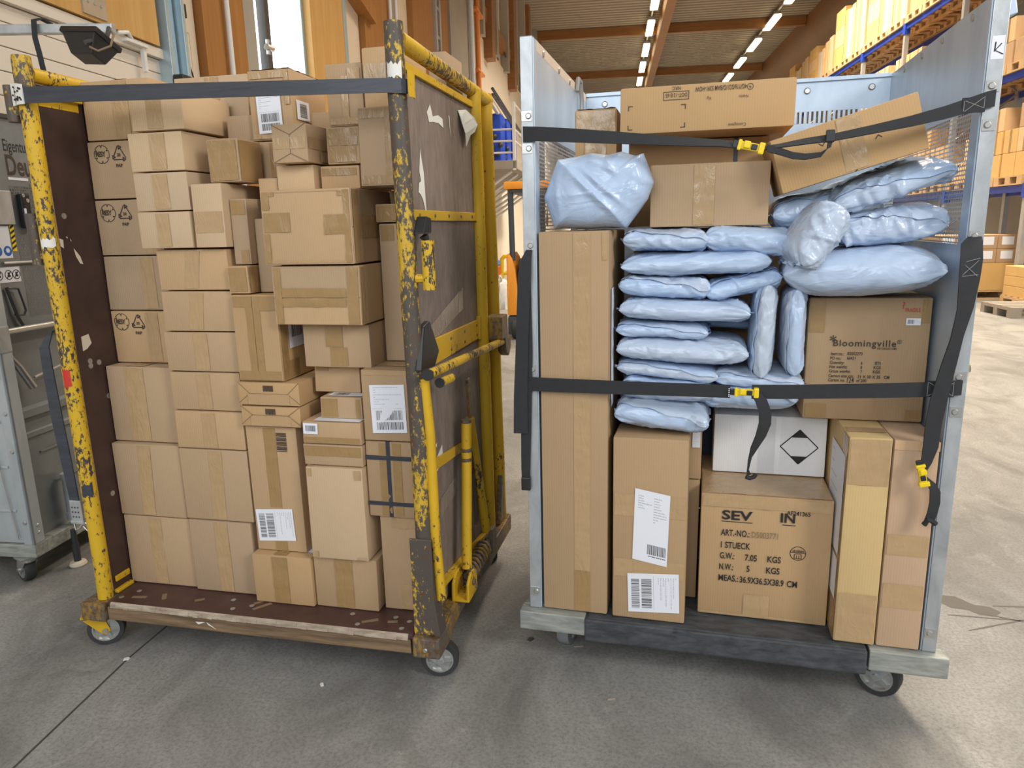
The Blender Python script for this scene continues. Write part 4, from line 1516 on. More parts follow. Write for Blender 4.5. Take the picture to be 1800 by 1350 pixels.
m = MB().box(-.0045, -.003, .228, .238, 1.405, 1.46).build('sticker', 'white_paper', b)
m = MB()
m.lathe([(0, .002), (.007, .001), (.008, 0)], (-.004, .253, 1.49), 'x', 12)
m.lathe([(0, .002), (.006, .001), (.007, 0)], (-.004, .235, 1.508), 'x', 12)
m.build('screws', 'steel', b)
m = MB()
m.box(-.029, -.020, .06, .195, 1.40, 1.525)
m.build('label_holder', 'galvanized', g3, .003)
stk = MB()
stk.box(-.0295, -.0285, .07, .165, 1.275, 1.395, 0)
for yy in (.10, .145):
    stk.lathe([(0, .0006), (.019, .0004), (.019, 0)], (-.0285, yy, 1.302), 'x', 20, 1)
    stk.lathe([(0, .0010), (.009, .0008), (.009, 0)], (-.0285, yy, 1.304), 'x', 10, 0)
stk.build('safety_sticker', ['white_paper', 'blue_sign'], g3)
hz = MB()
hz.box(-.0292, -.0284, .170, .190, 1.30, 1.40, 0)
for k in range(5):
    hz.add([(-.0282, .170, 1.305 + .019 * k), (-.0282, .190, 1.317 + .019 * k), (-.0282, .190, 1.326 + .019 * k), (-.0282, .170, 1.314 + .019 * k)], [(0, 1, 2, 3)], 1)
hz.build('hazard_stripe', ['yellow_plastic', 'ink'], g3)
pg = MB()
pg.box(-.0295, -.0285, .05, .185, 1.185, 1.242, 0)
for yy in (.085, .13, .166):
    pg.lathe([(.0155, .0006), (.0185, .0006)], (-.0285, yy, 1.213), 'x', 20, 1)
    pg.box(-.0284, -.0278, yy - .006, yy + .008, 1.205, 1.212, 1)
    pg.box(-.0284, -.0278, yy - .004, yy + .004, 1.212, 1.222, 1)
    pg.add([(-.0277, yy - .012, 1.201), (-.0277, yy - .009, 1.199), (-.0277, yy + .012, 1.225), (-.0277, yy + .009, 1.227)], [(0, 1, 2, 3)], 1)
pg.build('pictogram_sticker', ['white_paper', 'ink'], g3)
MB().box(-.0295, -.0286, .205, .30, 1.566, 1.576).build('sticker', 'white_paper', g3)


def letter(parent, s, size, M, mat, name='lettering', bold=0, spacing=1.0, shear=0, fit=None):
    vs, fs = text_mesh(s, size, bold, shear, spacing)
    if fit:
        x0, x1 = min(v.x for v in vs), max(v.x for v in vs)
        for v in vs:
            v.x = (v.x - x0) * fit / (x1 - x0)
    mb = MB(M)
    mb.add(vs, fs)
    return mb.build(name, mat, parent)


SIDE = Matrix(((0, 0, 1, 0), (1, 0, 0, 0), (0, 1, 0, 0), (0, 0, 0, 1)))   # text plane facing +x, reading along +y
letter(g3, 'Eigentum', .062, T(-.0295, .205, 1.672) @ SIDE, 'ink', 'lettering', .010, fit=.135)
letter(g3, 'Deu', .105, T(-.0295, .205, 1.585) @ SIDE, 'ink_brown', 'lettering', .025, fit=.118)
letter(g3, 'unverk', .058, T(-.0295, .205, 1.515) @ SIDE, 'steel_dark', 'lettering', 0, fit=.115)
jf = empty('support_foot', Matrix.Identity(4))
jf.parent = g3
jf.location = (.028, .17, 0)
MB().lathe([(0, 0), (.03, 0), (.034, .006), (.03, .016), (.012, .022), (0, .022)], (0, 0, 0), 'z', 22).build('foot_disc', 'cream_paper', jf, 0, True)
MB().lathe([(0, .018), (.014, .018), (.014, .10), (.011, .10), (.011, .16), (0, .16)], (0, 0, 0), 'z', 14).build('spindle', 'rubber', jf, 0, True)
MB().lathe([(0, .16), (.026, .16), (.026, .19), (.022, .19), (.022, .33), (.025, .335), (.025, .36), (0, .36)], (-.03, .05, .03), 'z', 20).build('jack_cylinder', 'galvanized', jf, 0, True)
caster(g3, -.062, .02, .112, .052, R(62), 'steel', 'rubber')
caster(g3, -.08, .74, .112, .052, R(20), 'steel', 'rubber')
caster(g3, -.72, .10, .112, .052, R(0), 'steel', 'rubber')

# ------------------------------------------------------------------ cardboard boxes
FACES = {'F': ((0, 0, 0), (1, 0, 0), (1, 0, 1), (0, 0, 1)), 'R': ((1, 0, 0), (1, 1, 0), (1, 1, 1), (1, 0, 1)),
         'T': ((0, 0, 1), (1, 0, 1), (1, 1, 1), (0, 1, 1)), 'L': ((0, 1, 0), (0, 0, 0), (0, 0, 1), (0, 1, 1))}
NORM = {'F': (0, -1, 0), 'R': (1, 0, 0), 'T': (0, 0, 1), 'L': (-1, 0, 0)}
BX = [0]


class Box:
    """a cardboard box given by its extents in cart coordinates; the decals follow its faces"""

    def __init__(self, M, u0, u1, v0, v1, z0, z1, label, mat='kraft', yaw=0, roll=0, group=None, name='cardboard_box', bev=.0035, jit=.0016):
        BX[0] += 1
        rr = random.Random(100 + BX[0])
        self.rr = rr
        w, d, h = u1 - u0, v1 - v0, z1 - z0
        self.d = (w, d, h)
        self.c = {}
        for i in (0, 1):
            for j in (0, 1):
                for k in (0, 1):
                    q = rr.uniform
                    self.c[(i, j, k)] = Vector(((i - .5) * w + q(-jit, jit) * k, (j - .5) * d + q(-jit, jit), k * h - (q(0, jit) if k else 0)))
        mb = MB()
        ks = [(i, j, k) for k in (0, 1) for j in (0, 1) for i in (0, 1)]
        mb.add([self.c[k] for k in ks], [(0, 2, 3, 1), (4, 5, 7, 6), (0, 1, 5, 4), (2, 6, 7, 3), (0, 4, 6, 2), (1, 3, 7, 5)])
        self.o = mb.build(name, mat, None, bev, True, M=M @ T((u0 + u1) / 2, (v0 + v1) / 2, z0) @ RY(roll) @ RZ(yaw))
        self.mat = mat
        tag(self.o, label, 'box', group)

    def p(self, f, a, b, off=0.0):
        bl, br, tr, tl = [self.c[k] for k in FACES[f]]
        q = (bl * (1 - a) + br * a) * (1 - b) + (tl * (1 - a) + tr * a) * b
        return q + Vector(NORM[f]) * off

    def size(self, f):
        w, d, h = self.d
        return {'F': (w, h), 'R': (d, h), 'T': (w, d), 'L': (d, h)}[f]

    def sheet(self, mb, f, a0, a1, b0, b1, off, nx=1, ny=1, wob=0.0, mi=0, slant=0.0):
        vs = []
        sd = self.rr.uniform(0, 50)
        for j in range(ny + 1):
            for i in range(nx + 1):
                a = a0 + (a1 - a0) * i / nx
                b = b0 + (b1 - b0) * j / ny
                a += slant * (b - .5)
                o = off + wob * (.5 + noise.noise(Vector((a * 9, b * 9, sd))) + .6 * max(0, noise.noise(Vector((a * 25 + b * 9, b * 25, sd))))) if wob else off
                vs.append(self.p(f, a, b, max(o, .0006)))
        fs = [(j * (nx + 1) + i, j * (nx + 1) + i + 1, (j + 1) * (nx + 1) + i + 1, (j + 1) * (nx + 1) + i) for j in range(ny) for i in range(nx)]
        mb.add(vs, fs, mi)

    def tape(self, *rects, mat='brown_tape', wob=.0011, w=.048, slant=0.0):
        """rects: (face,a0,a1,b0,b1) or ('V',face,a) / ('H',face,b) strips of normal width"""
        for r in rects:
            mb = MB()
            if r[0] == 'V':
                f, a = r[1], r[2]
                hw = w / 2 / self.size(f)[0]
                r = (f, a - hw, a + hw, r[3] if len(r) > 3 else 0.0, r[4] if len(r) > 4 else 1.0)
            elif r[0] == 'H':
                f, b = r[1], r[2]
                hw = w / 2 / self.size(f)[1]
                r = (f, r[3] if len(r) > 3 else 0.0, r[4] if len(r) > 4 else 1.0, b - hw, b + hw)
            f, a0, a1, b0, b1 = r
            sw, sh = self.size(f)
            e = .0045
            a0, a1 = max(a0, e / sw), min(a1, 1 - e / sw)
            b0, b1 = max(b0, e / sh), min(b1, 1 - e / sh)
            self.sheet(mb, f, a0, a1, b0, b1, .0008, max(2, int((a1 - a0) * sw / .012)), max(2, int((b1 - b0) * sh / .012)), wob, 0, slant)
            mb.build('packing_tape', mat, self.o, 0, True)
        return self

    def flap(self, f, *rects, t=.0022):
        """cardboard flaps standing slightly proud of a face, with open slits between them"""
        for a0, a1, b0, b1 in rects:
            mb = MB()
            lo = [self.p(f, *q, .0002) for q in ((a0, b0), (a1, b0), (a1, b1), (a0, b1))]
            hi = [self.p(f, *q, t) for q in ((a0, b0), (a1, b0), (a1, b1), (a0, b1))]
            mb.add(lo + hi, [(0, 1, 2, 3), (4, 5, 6, 7), (0, 1, 5, 4), (1, 2, 6, 5), (2, 3, 7, 6), (3, 0, 4, 7)])
            mb.build('flap', self.mat, self.o, .0008)
        return self

    def label(self, f, a0, a1, b0, b1, kind='ship', turn=False, slant=0.0, name='shipping_label', off=.0030):
        mb = MB()
        rr = self.rr

        def q(s, t, o):
            if turn:
                s, t = t, 1 - s
            a = a0 + (a1 - a0) * s
            b = b0 + (b1 - b0) * t
            aa = a + slant * (t - .5)
            bb = b - slant * (s - .5)
            return self.p(f, aa, bb, o)

        def rect(s0, s1, t0, t1, mi, o):
            mb.add([q(s0, t0, o), q(s1, t0, o), q(s1, t1, o), q(s0, t1, o)], [(0, 1, 2, 3)], mi)

        def bars(s0, s1, t0, t1):
            s = s0
            while s < s1:
                ww = rr.choice((.008, .008, .014, .02))
                rect(s, min(s + ww, s1), t0, t1, 1, off + .0003)
                s += ww + rr.choice((.008, .012, .02))

        def lines(s0, s1, t0, t1, n, mi=2):
            for k in range(n):
                t = t1 - (t1 - t0) * k / n
                s = s0
                while s < s1 - .02:
                    ww = rr.uniform(.03, .12)
                    rect(s, min(s + ww, s1), t - .011, t, mi, off + .0003)
                    s += ww + .015
                    if rr.random() < .2:
                        break
        rect(0, 1, 0, 1, 0, off)
        if kind == 'ship':
            lines(.1, .9, .56, .95, 8)
            bars(.14, .9, .27, .47)
            bars(.14, .9, .07, .23)
            rect(.06, .94, .505, .511, 2, off + .0003)
        elif kind == 'barcode':
            bars(.16, .86, .25, .8)
            lines(.2, .8, .08, .16, 1, 1)
        elif kind == 'text':
            lines(.08, .92, .1, .92, 7)
        elif kind == 'doc':
            lines(.1, .5, .72, .92, 6)
            lines(.55, .92, .55, .92, 10)
            bars(.42, .95, .12, .26)
            lines(.45, .95, .06, .10, 1, 1)
        elif kind == 'dark':
            bars(.1, .55, .2, .8)
            lines(.6, .95, .2, .85, 5, 1)
        self.last = mb.build(name, ['white_paper', 'ink', 'ink_grey'], self.o)
        return self

    def matrix_on(self, f, a, b, off=.0011, turn=0.0):
        """text plane on a face with its origin at (a, b)"""
        o = self.p(f, a, b, off)
        x = (self.p(f, a + .1, b) - self.p(f, a, b)).normalized()
        z = Vector(NORM[f])
        y = z.cross(x).normalized()
        x = y.cross(z)
        m = Matrix(((x.x, y.x, z.x, o.x), (x.y, y.y, z.y, o.y), (x.z, y.z, z.z, o.z), (0, 0, 0, 1)))
        return m @ RZ(turn)

    def text(self, s, f, a, b, size, mat='ink', turn=0.0, bold=0, spacing=1.0, name='printed_text', sx=1.0, a2=None):
        fit = abs(a2 - a) * self.size(f)[0] if a2 is not None else None
        letter(self.o, s, size, self.matrix_on(f, a, b, .0026, turn) @ Matrix.Diagonal((sx, 1, 1, 1)), mat, name, bold, spacing, 0, fit)
        return self

    def marks(self, f, a, b, size, segs, mat='ink', r=.0010, name='printed_mark', turn=0):
        """line drawing on a face: list of polylines in units of size"""
        mb = MB(self.matrix_on(f, a, b, .0008, turn))
        for pl_ in segs:
            for p0, p1 in zip(pl_, pl_[1:]):
                p0, p1 = Vector((*p0, 0)) * size, Vector((*p1, 0)) * size
                d = (p1 - p0)
                if d.length == 0:
                    continue
                nn = Vector((-d.y, d.x, 0)).normalized() * r
                e = d.normalized() * r * .7
                mb.quad(p0 - nn - e, p1 - nn + e, p1 + nn + e, p0 + nn - e)
        mb.build(name, mat, self.o)
        return self

    def band(self, f, a0, a1, b0, b1, mat='belt', t=.0018, name='packing_strap'):
        mb = MB()
        lo = [self.p(f, *q, .0001) for q in ((a0, b0), (a1, b0), (a1, b1), (a0, b1))]
        hi = [self.p(f, *q, t) for q in ((a0, b0), (a1, b0), (a1, b1), (a0, b1))]
        mb.add(lo + hi, [(0, 1, 2, 3), (4, 5, 6, 7), (0, 1, 5, 4), (1, 2, 6, 5), (2, 3, 7, 6), (3, 0, 4, 7)])
        mb.build(name, mat, self.o)
        return self

    def recycle(self, f, a, b):
        """the two recycling marks"""
        s = .027
        hexp = [[(1.0 * math.cos(PI / 3 * k + t), 1.0 * math.sin(PI / 3 * k + t)) for t in (-.42, -.2, 0, .2, .42)] for k in range(6)]
        self.marks(f, a, b, s, hexp + [[(1.0 * math.cos(PI / 3 * k + .42), 1.0 * math.sin(PI / 3 * k + .42)), (.74 * math.cos(PI / 3 * k + .52), .74 * math.sin(PI / 3 * k + .52)), (1.0 * math.cos(PI / 3 * k + .62), math.sin(PI / 3 * k + .62))] for k in range(6)], 'ink_brown', .0011)
        self.text('RESY', f, a - .021 / self.size(f)[0], b - .006 / self.size(f)[1], .021, 'ink_brown', 0, .02, .85, sx=.85)
        ax_ = a + .062 / self.size(f)[0]
        tri = [(-.9, -.62), (.9, -.62), (0, .95)]
        segs = []
        for k in range(3):
            p0, p1 = Vector(tri[k]), Vector(tri[(k + 1) % 3])
            d = (p1 - p0).normalized()
            n_ = Vector((-d.y, d.x))
            e = p1 - d * .42
            segs.append([tuple(p0 + d * .18), tuple(e)])
            segs.append([tuple(e + n_ * .22), tuple(p1 - d * .12), tuple(e - n_ * .16), tuple(e + n_ * .22)])
        self.marks(f, ax_, b, .028, segs, 'ink_brown', .0017)
        self.text('20', f, ax_ - .007 / self.size(f)[0], b - .008 / self.size(f)[1], .013, 'ink_brown', 0, .02)
        self.text('PAP', f, ax_ - .014 / self.size(f)[0], b - .040 / self.size(f)[1], .014, 'ink_brown', 0, .02)
        return self


def B1(*a, **k):
    return Box(M1, *a, **k)


# --- yellow cart, leftmost column (bottom to top)
g = 'boxes of the leftmost column in the yellow cart'
B1(.018, .272, .100, .55, .192, .436, 'large kraft box with faint tape at the bottom of the yellow cart leftmost column', group=g).tape(('V', 'F', .48), mat='clear_tape')
B1(.018, .268, .097, .55, .439, .687, 'large kraft box with creased tape, second from bottom in the yellow cart leftmost column', group=g).tape(('V', 'F', .46), mat='clear_tape', slant=.04)
B1(.018, .268, .118, .55, .690, .939, 'large kraft box standing forward under the four flatter boxes of the leftmost column', group=g).tape(('V', 'F', .42), ('V', 'T', .42), mat='clear_tape', w=.07)
B1(.018, .247, .174, .60, .942, 1.111, 'flat kraft box with the lowest pair of recycling marks in the leftmost column', group=g).recycle('F', .165, .79).tape(('V', 'F', .66), mat='clear_tape')
B1(.018, .247, .174, .60, 1.114, 1.285, 'plain flat kraft box without marks between two boxes with recycling marks', group=g).tape(('V', 'F', .70), mat='clear_tape')
B1(.018, .247, .174, .60, 1.288, 1.459, 'flat kraft box with the middle pair of recycling marks, fourth from top at the left', group=g).recycle('F', .19, .77).tape(('V', 'F', .86), mat='clear_tape')
B1(.018, .247, .174, .60, 1.462, 1.633, 'flat kraft box with the topmost pair of recycling marks in the leftmost column', group=g).recycle('F', .215, .78)
B1(.0245, .263, .174, .325, 1.636, 1.807, 'wide kraft box with a shiny tape strip at the top left behind the belt', group=g).tape(('V', 'F', .56), ('V', 'T', .56), mat='clear_tape', w=.055)

# --- second column
g = 'boxes of the second column in the yellow cart'
B1(.278, .503, .09, .5, .192, .442, 'large kraft box at the bottom of the second column in the yellow cart', group=g).tape(('V', 'F', .52), mat='clear_tape')
B1(.274, .517, .09, .5, .445, .684, 'large square kraft box second from bottom in the second column', group=g).tape(('V', 'F', .52), mat='clear_tape', slant=.03)
B1(.277, .518, .088, .5, .687, .808, 'flat kraft box just above the large square box of the second column', group=g).tape(('V', 'F', .50), mat='clear_tape')
B1(.275, .519, .092, .5, .811, .932, 'flat kraft box second from bottom among the five identical flat boxes of the second column', group=g).tape(('V', 'F', .48), mat='clear_tape')
B1(.275, .527, .090, .5, .935, 1.057, 'flat kraft box in the middle of the five identical flat boxes of the second column', group=g).tape(('V', 'F', .50), mat='clear_tape')
B1(.284, .526, .089, .5, 1.060, 1.181, 'flat kraft box second from top among the five identical flat boxes of the second column', group=g).tape(('V', 'F', .48), mat='clear_tape', slant=.06)
B1(.284, .522, .092, .5, 1.184, 1.305, 'flat kraft box topping the five identical flat boxes, below the four small boxes', group=g).tape(('V', 'F', .49), mat='clear_tape', slant=.08)
g = 'four small stacked boxes near the top left of the yellow cart'
B1(.254, .428, .07, .31, 1.309, 1.414, 'small pale kraft box with bubbled tape, lowest of the four small stacked boxes', 'kraft_pale', group=g).tape(('V', 'F', .48), mat='clear_tape', wob=.002, w=.043)
B1(.253, .430, .075, .31, 1.417, 1.525, 'small pale kraft box with crinkled tape, second from bottom of the four small stacked boxes', 'kraft_pale', group=g).tape(('V', 'F', .50), mat='clear_tape', wob=.002, w=.05)
B1(.249, .425, .078, .31, 1.529, 1.637, 'small pale kraft box, second from top of the four small stacked boxes', 'kraft_pale', group=g).tape(('V', 'F', .54), mat='clear_tape', wob=.0016, w=.05)
B1(.267, .437, .08, .31, 1.641, 1.746, 'small pale kraft box just under the belt, topmost of the four small stacked boxes', 'kraft_pale', group=g).tape(('V', 'F', .46), ('V', 'T', .46), mat='clear_tape', w=.05)
B1(.440, .538, .07, .30, 1.309, 1.489, 'upright pale kraft box with a horizontal tape strip beside the small stacked boxes', 'kraft_pale').tape(('H', 'F', .40, 0, .98), mat='clear_tape', w=.06)

# --- third column
B1(.541, .594, .10, .32, 1.258, 1.446, 'narrow upright kraft box with tape round its ends left of the large taped box').tape(('F', 0, 1, .76, 1), ('F', .45, 1, 0, .22), mat='brown_tape')
B1(.597, .673, .13, .45, 1.174, 1.389, 'dark kraft upright box squeezed behind the narrow upright box')
b = B1(.526, .592, .08, .38, 1.174, 1.255, 'tiny kraft box wrapped in brown tape with a white label on its side').tape(('F', 0, 1, .08, 1), ('R', 0, .18, .05, .95), mat='brown_tape', wob=.0022)
b.label('R', .20, .42, .05, .95, 'barcode', True)
b = B1(.533, .679, .075, .40, .913, 1.171, 'tall kraft box with vertical front seam and a white label on its side', 'kraft_warm')
b.flap('F', (.005, .455, .01, .99), (.462, .995, .01, .99))
b.tape(('F', .30, .455, .0, 1), ('F', .465, .62, 0, 1), ('F', 0, .45, .86, 1), ('F', .465, 1, .82, 1), ('F', 0, 1, 0, .12), mat='brown_tape', wob=.0014)
for c in list(b.o.children):
    if c.name.startswith('packing_tape'):
        c.location.y -= .0022
b.tape(('R', 0, .30, 0, .22), ('R', 0, .12, .2, 1), mat='brown_tape')
b.label('R', .14, .66, .36, .98, 'dark', False)
for z0, z1, u0, u1, lab in ((.773, .836, .528, .724, 'lower flat gift fold carton with a printed barcode and angled corner flaps'), (.839, .910, .525, .727, 'upper flat gift fold carton with a printed barcode and angled corner flaps')):
    b = B1(u0, u1, .07, .32, z0, z1, lab, 'kraft_warm', group='two flat cartons with folded corner flaps')
    b.flap('F', (.16, .84, .03, .50), t=.0025)
    b.marks('F', 0, 0, 1, [[(.0, b.d[2]), (.038, .036), (.0, .006)], [(b.d[0], b.d[2]), (b.d[0] - .038, .036), (b.d[0], .006)], [(.038, .036), (b.d[0] - .038, .036)]], 'ink_faded', .0009, 'fold_line')
    mb = MB(b.matrix_on('F', .42, .62))
    for k in range(9):
        mb.box(.0038 * k, .0038 * k + .0024, 0, .018, 0, .0004)
    mb.build('printed_barcode', 'ink_brown', b.o)
b = B1(.526, .696, .085, .30, .359, .769, 'tall kraft carton with centre tape, printed barcode and a large white label', 'kraft')
b.tape(('V', 'F', .47, .36, 1), ('V', 'F', .50, 0, .12), mat='brown_tape', slant=0, w=.04)
mb = MB(b.matrix_on('F', .60, .81))
for k in range(13):
    mb.box(0, .034, .0048 * k, .0048 * k + (.0034 if k % 3 else .0022), 0, .0004)
mb.build('printed_barcode', 'ink_brown', b.o)
b.label('F', .05, .80, .085, .345, 'ship', True, -.02)
b = B1(.520, .724, .057, .40, .192, .356, 'kraft box with wide creased tape on the deck, third from left along the front', 'kraft_warm')
b.tape(('F', .34, .60, 0, 1), ('T', .36, .58, 0, 1), mat='brown_tape', wob=.002)
b.label('T', .74, 1.0 - .02, .10, .45, 'text')

# --- fourth column
b = B1(.728, .938, .065, .42, .192, .362, 'kraft box with wide tape on the deck under the blank square faced box', 'kraft_warm')
b.tape(('F', .34, .62, 0, 1), mat='brown_tape', wob=.002)
b = B1(.736, .921, .05, .34, .365, .660, 'blank square faced pale kraft box with small clear tape pieces at its corners', 'kraft_pale')
b.tape(('F', 0, .10, .90, 1), ('F', .86, 1, .88, 1), ('F', 0, .12, 0, .08), ('F', .82, 1, 0, .04), ('T', 0, .12, 0, .12), mat='clear_tape', wob=.004)
b = B1(.732, .921, .06, .38, .663, .728, 'flat kraft box with brown tape, under the box with a small barcode sticker')
b.tape(('F', 0, 1, .45, 1), mat='brown_tape')
b = B1(.734, .922, .058, .38, .731, .798, 'flat kraft box with a small white barcode sticker on its front left')
b.label('F', .02, .27, .44, .93, 'barcode', False, 0, 'barcode_sticker').tape(('F', 0, 1, 0, .30), mat='brown_tape').label('T', .18, .98, .01, .16, 'text')
b = B1(.781, .915, .092, .40, .801, .866, 'small kraft parcel with a white label lying on its top')
b.tape(('F', .0, .42, 0, 1), ('F', .86, 1, 0, 1), mat='brown_tape').label('T', .15, .98, .03, .17, 'dark')
b = B1(.741, .890, .145, .45, .869, .952, 'kraft box standing back in shade behind the small parcel with the label on top')
b.tape(('F', .04, .32, .80, 1), mat='brown_tape')
b = B1(.740, .950, .10, .42, .955, 1.083, 'kraft box with crossing tape strips under the two large taped boxes')
b.tape(('F', .34, .60, .48, 1), ('F', .40, .66, 0, .47), mat='brown_tape', wob=.0016)
b = B1(.688, .954, .05, .33, 1.087, 1.254, 'large kraft box heavily banded with brown tape, lower of the two big taped boxes', 'kraft')
b.flap('F', (.0, 1, .01, .455), (.0, 1, .475, .99))
b.tape(('F', .10, .84, .31, .455), ('F', .10, .84, .475, .63), ('F', .005, .10, 0, 1), ('F', .86, .995, 0, 1), mat='brown_tape', wob=.0022)
for c in list(b.o.children):
    if c.name.startswith('packing_tape'):
        c.location.y -= .0022
b.tape(('R', 0, .10, 0, 1), mat='brown_tape', wob=.002)
b = B1(.677, .948, .04, .33, 1.258, 1.461, 'largest kraft box in the middle with tape patches on its left and right edges', 'kraft')
b.tape(('F', .02, .32, .44, .70), ('F', .70, 1, .40, .66), ('F', .0, .10, .74, 1), ('F', 0, .08, 0, .42), ('F', .92, 1, 0, 1), ('F', .0, .16, .92, 1), ('F', .86, 1, .90, 1), mat='brown_tape', wob=.0024)
b.tape(('F', .02, .98, .0, .05), ('F', .02, .98, .965, 1), mat='clear_tape', wob=.001)
b.flap('R', (.0, 1, .01, .48), (.0, 1, .495, .99))
b.tape(('R', 0, .14, 0, 1), ('R', .14, 1, .34, .64), mat='brown_tape')
for c in list(b.o.children)[-2:]:
    c.location.x += .0022

# --- right column
B1(.949, 1.074, .09, .45, .192, .502, 'tall kraft box standing on the deck next to the right post').tape(('F', .45, 1, 0, .28), ('F', .30, 1, .88, 1), mat='clear_tape', wob=.002)
b = B1(.925, 1.074, .075, .40, .505, .742, 'kraft box tied with two horizontal and one vertical black band', 'kraft_warm')
b.tape(('F', .28, .50, 0, 1), ('F', .56, .74, 0, 1), ('T', .3, .7, 0, 1), mat='brown_tape')
b.band('F', .43, .51, 0, 1).band('F', 0, 1, .76, .815, t=.0026).band('F', 0, 1, .155, .205, t=.0026).band('T', .43, .51, 0, 1).band('R', 0, 1, .76, .815)
b = B1(.929, 1.082, .07, .45, .745, .956, 'kraft box with a large white barcode label beside the right post of the yellow cart', 'kraft_warm')
b.label('F', .17, .86, .12, .80, 'ship', False, -.02).tape(('H', 'T', .20), ('F', 0, 1, .93, 1), mat='clear_tape')
B1(.957, 1.090, .20, .70, .959, 1.366, 'tall dark kraft box in shade behind the right post of the yellow cart').tape(('F', 0, .35, .88, 1), mat='brown_tape')
b = B1(.954, 1.070, .19, .42, 1.369, 1.421, 'small tape covered box lying on the tall shaded box')
b.tape(('F', 0, 1, 0, 1), mat='brown_tape', wob=.003)
B1(.957, 1.085, .30, .62, 1.424, 1.463, 'flat kraft box in the dark gap below the upright box by the right post')

# --- top of the load
b = B1(.956, 1.060, .10, .40, 1.466, 1.672, 'upright brown taped box with a pale rectangle beside the right post')
b.tape(('F', 0, .72, .86, 1), ('F', .72, 1, 0, 1), ('F', 0, .72, 0, .13), mat='brown_tape', wob=.0008)
B1(.678, .795, .14, .40, 1.465, 1.534, 'small plain kraft box under the box with envelope folds', 'kraft_pale')
b = B1(.806, .925, .16, .40, 1.465, 1.530, 'small flat kraft box with tape edge above the largest box')
b.tape(('F', .0, .93, .58, .90), mat='brown_tape')
b = B1(.695, .803, .10, .32, 1.537, 1.641, 'cube box with envelope folds and clear tape across its front', 'kraft')
b.tape(('F', 0, 1, .36, .66), mat='clear_tape')
b.marks('F', 0, 0, 1, [[(0, b.d[2]), (b.d[0] * .52, b.d[2] * .72), (b.d[0], b.d[2])], [(0, 0), (b.d[0] * .52, b.d[2] * .24), (b.d[0], 0)], [(b.d[0] * .52, b.d[2] * .72), (b.d[0] * .52, b.d[2] * .24)]], 'ink_faded', .0011, 'fold_line')
b.tape(('R', 0, .6, .36, .66), ('R', .3, .9, .05, .3), mat='clear_tape', wob=.003)
b = B1(.831, .930, .16, .42, 1.533, 1.634, 'kraft box with crumpled clear tape right of the envelope fold cube')
b.tape(('F', 0, 1, .5, 1), ('F', .0, .9, .05, .46), mat='brown_tape', wob=.003)
b = B1(.489, .587, .10, .22, 1.492, 1.612, 'cube box wrapped in glinting brown tape near the top centre of the yellow cart')
b.tape(('F', 0, 1, 0, 1), mat='brown_tape', wob=.0035).tape(('R', 0, 1, 0, 1), mat='brown_tape', wob=.0012)
B1(.612, .672, .15, .35, 1.391, 1.503, 'dark kraft box in the gap right of the tape wrapped cube')
b = B1(.445, .676, .235, .58, 1.506, 1.615, 'shaded taped box supporting the large labelled box at the top')
b.tape(('F', .7, 1, 0, 1), mat='brown_tape', wob=.003)
b = B1(.552, .690, .24, .46, 1.618, 1.817, 'crinkly wrapped box with a large white barcode label at the top behind the belt', 'kraft')
b.tape(('F', 0, 1, .88, 1), ('T', 0, 1, 0, 1), ('F', .86, 1, .5, 1), ('F', 0, 1, 0, .10), mat='clear_tape', wob=.0045)
b.label('F', .19, .76, .10, .70, 'ship', False, -.015, off=.006).label('R', .10, .45, .30, .58, 'barcode', True, 0, 'barcode_sticker')
B1(.462, .548, .25, .55, 1.618, 1.697, 'plain kraft box under the pale box left of the large labelled box')
B1(.236, .493, .33, .60, 1.700, 1.832, 'pale kraft box with faint tape in the top row behind the belt', 'kraft_pale').tape(('V', 'F', .52), ('V', 'T', .52), mat='clear_tape')
B1(.706, .800, .32, .55, 1.644, 1.703, 'plain kraft box in shade behind the labelled box in the top row')
b = B1(.824, .935, .20, .45, 1.640, 1.808, 'kraft box with torn clear tape, second from the right in the top row')
b.tape(('F', .0, .55, .62, .80), ('F', .42, .60, .0, .8), ('F', .62, 1, .7, .92), ('F', .05, 1, 0, .13), mat='clear_tape', wob=.003)
b = B1(.946, 1.052, .18, .42, 1.675, 1.840, 'tallest box of the top row against the right post, with rounded corners', 'kraft', bev=.008)
b.tape(('F', 0, .75, .30, .74), mat='clear_tape')
B1(1.030, 1.090, .50, .68, 1.369, 1.890, 'box corner peeking over the top tube of the right plywood side').tape(('V', 'T', .5), mat='clear_tape')


# --- galvanized cart
def B2(*a, **k):
    return Box(M2, *a, **k)


b = B2(.026, .222, -.022, .40, .191, 1.333, 'very tall narrow kraft box at the left of the galvanized cart', 'kraft_warm', bev=.006)
b.tape(('F', .50, .74, .0, .12), mat='brown_tape').tape(('V', 'F', .62, .12, 1), ('T', .4, .8, 0, 1), ('F', .9, 1, .93, 1), mat='clear_tape', wob=.0006)
b.label('R', .10, .24, .56, .86, 'text', True)
b = B2(.238, .450, -.025, .125, .191, .756, 'tall kraft box with two white labels next to the very tall box', 'kraft_warm', bev=.006)
b.tape(('F', 0, 1, .58, .70), ('F', 0, 1, .24, .34), mat='clear_tape')
b.label('F', .29, .76, .33, .72, 'doc', False, .03).label('F', .22, .92, .05, .27, 'ship', True, -.02)
b = B2(.33, .484, .135, .42, .586, .749, 'kraft box behind the tall two label box, upper one', 'kraft_warm')
b.label('F', .82, .97, .62, .98, 'text')
B2(.33, .481, .138, .42, .191, .583, 'kraft box in shade behind the tall two label box, lower one', 'kraft_warm')
b = B2(.487, .849, .05, .42, .191, .577, 'square brown box with black product and weight lettering and a round printed mark', 'kraft_warm', bev=.005)
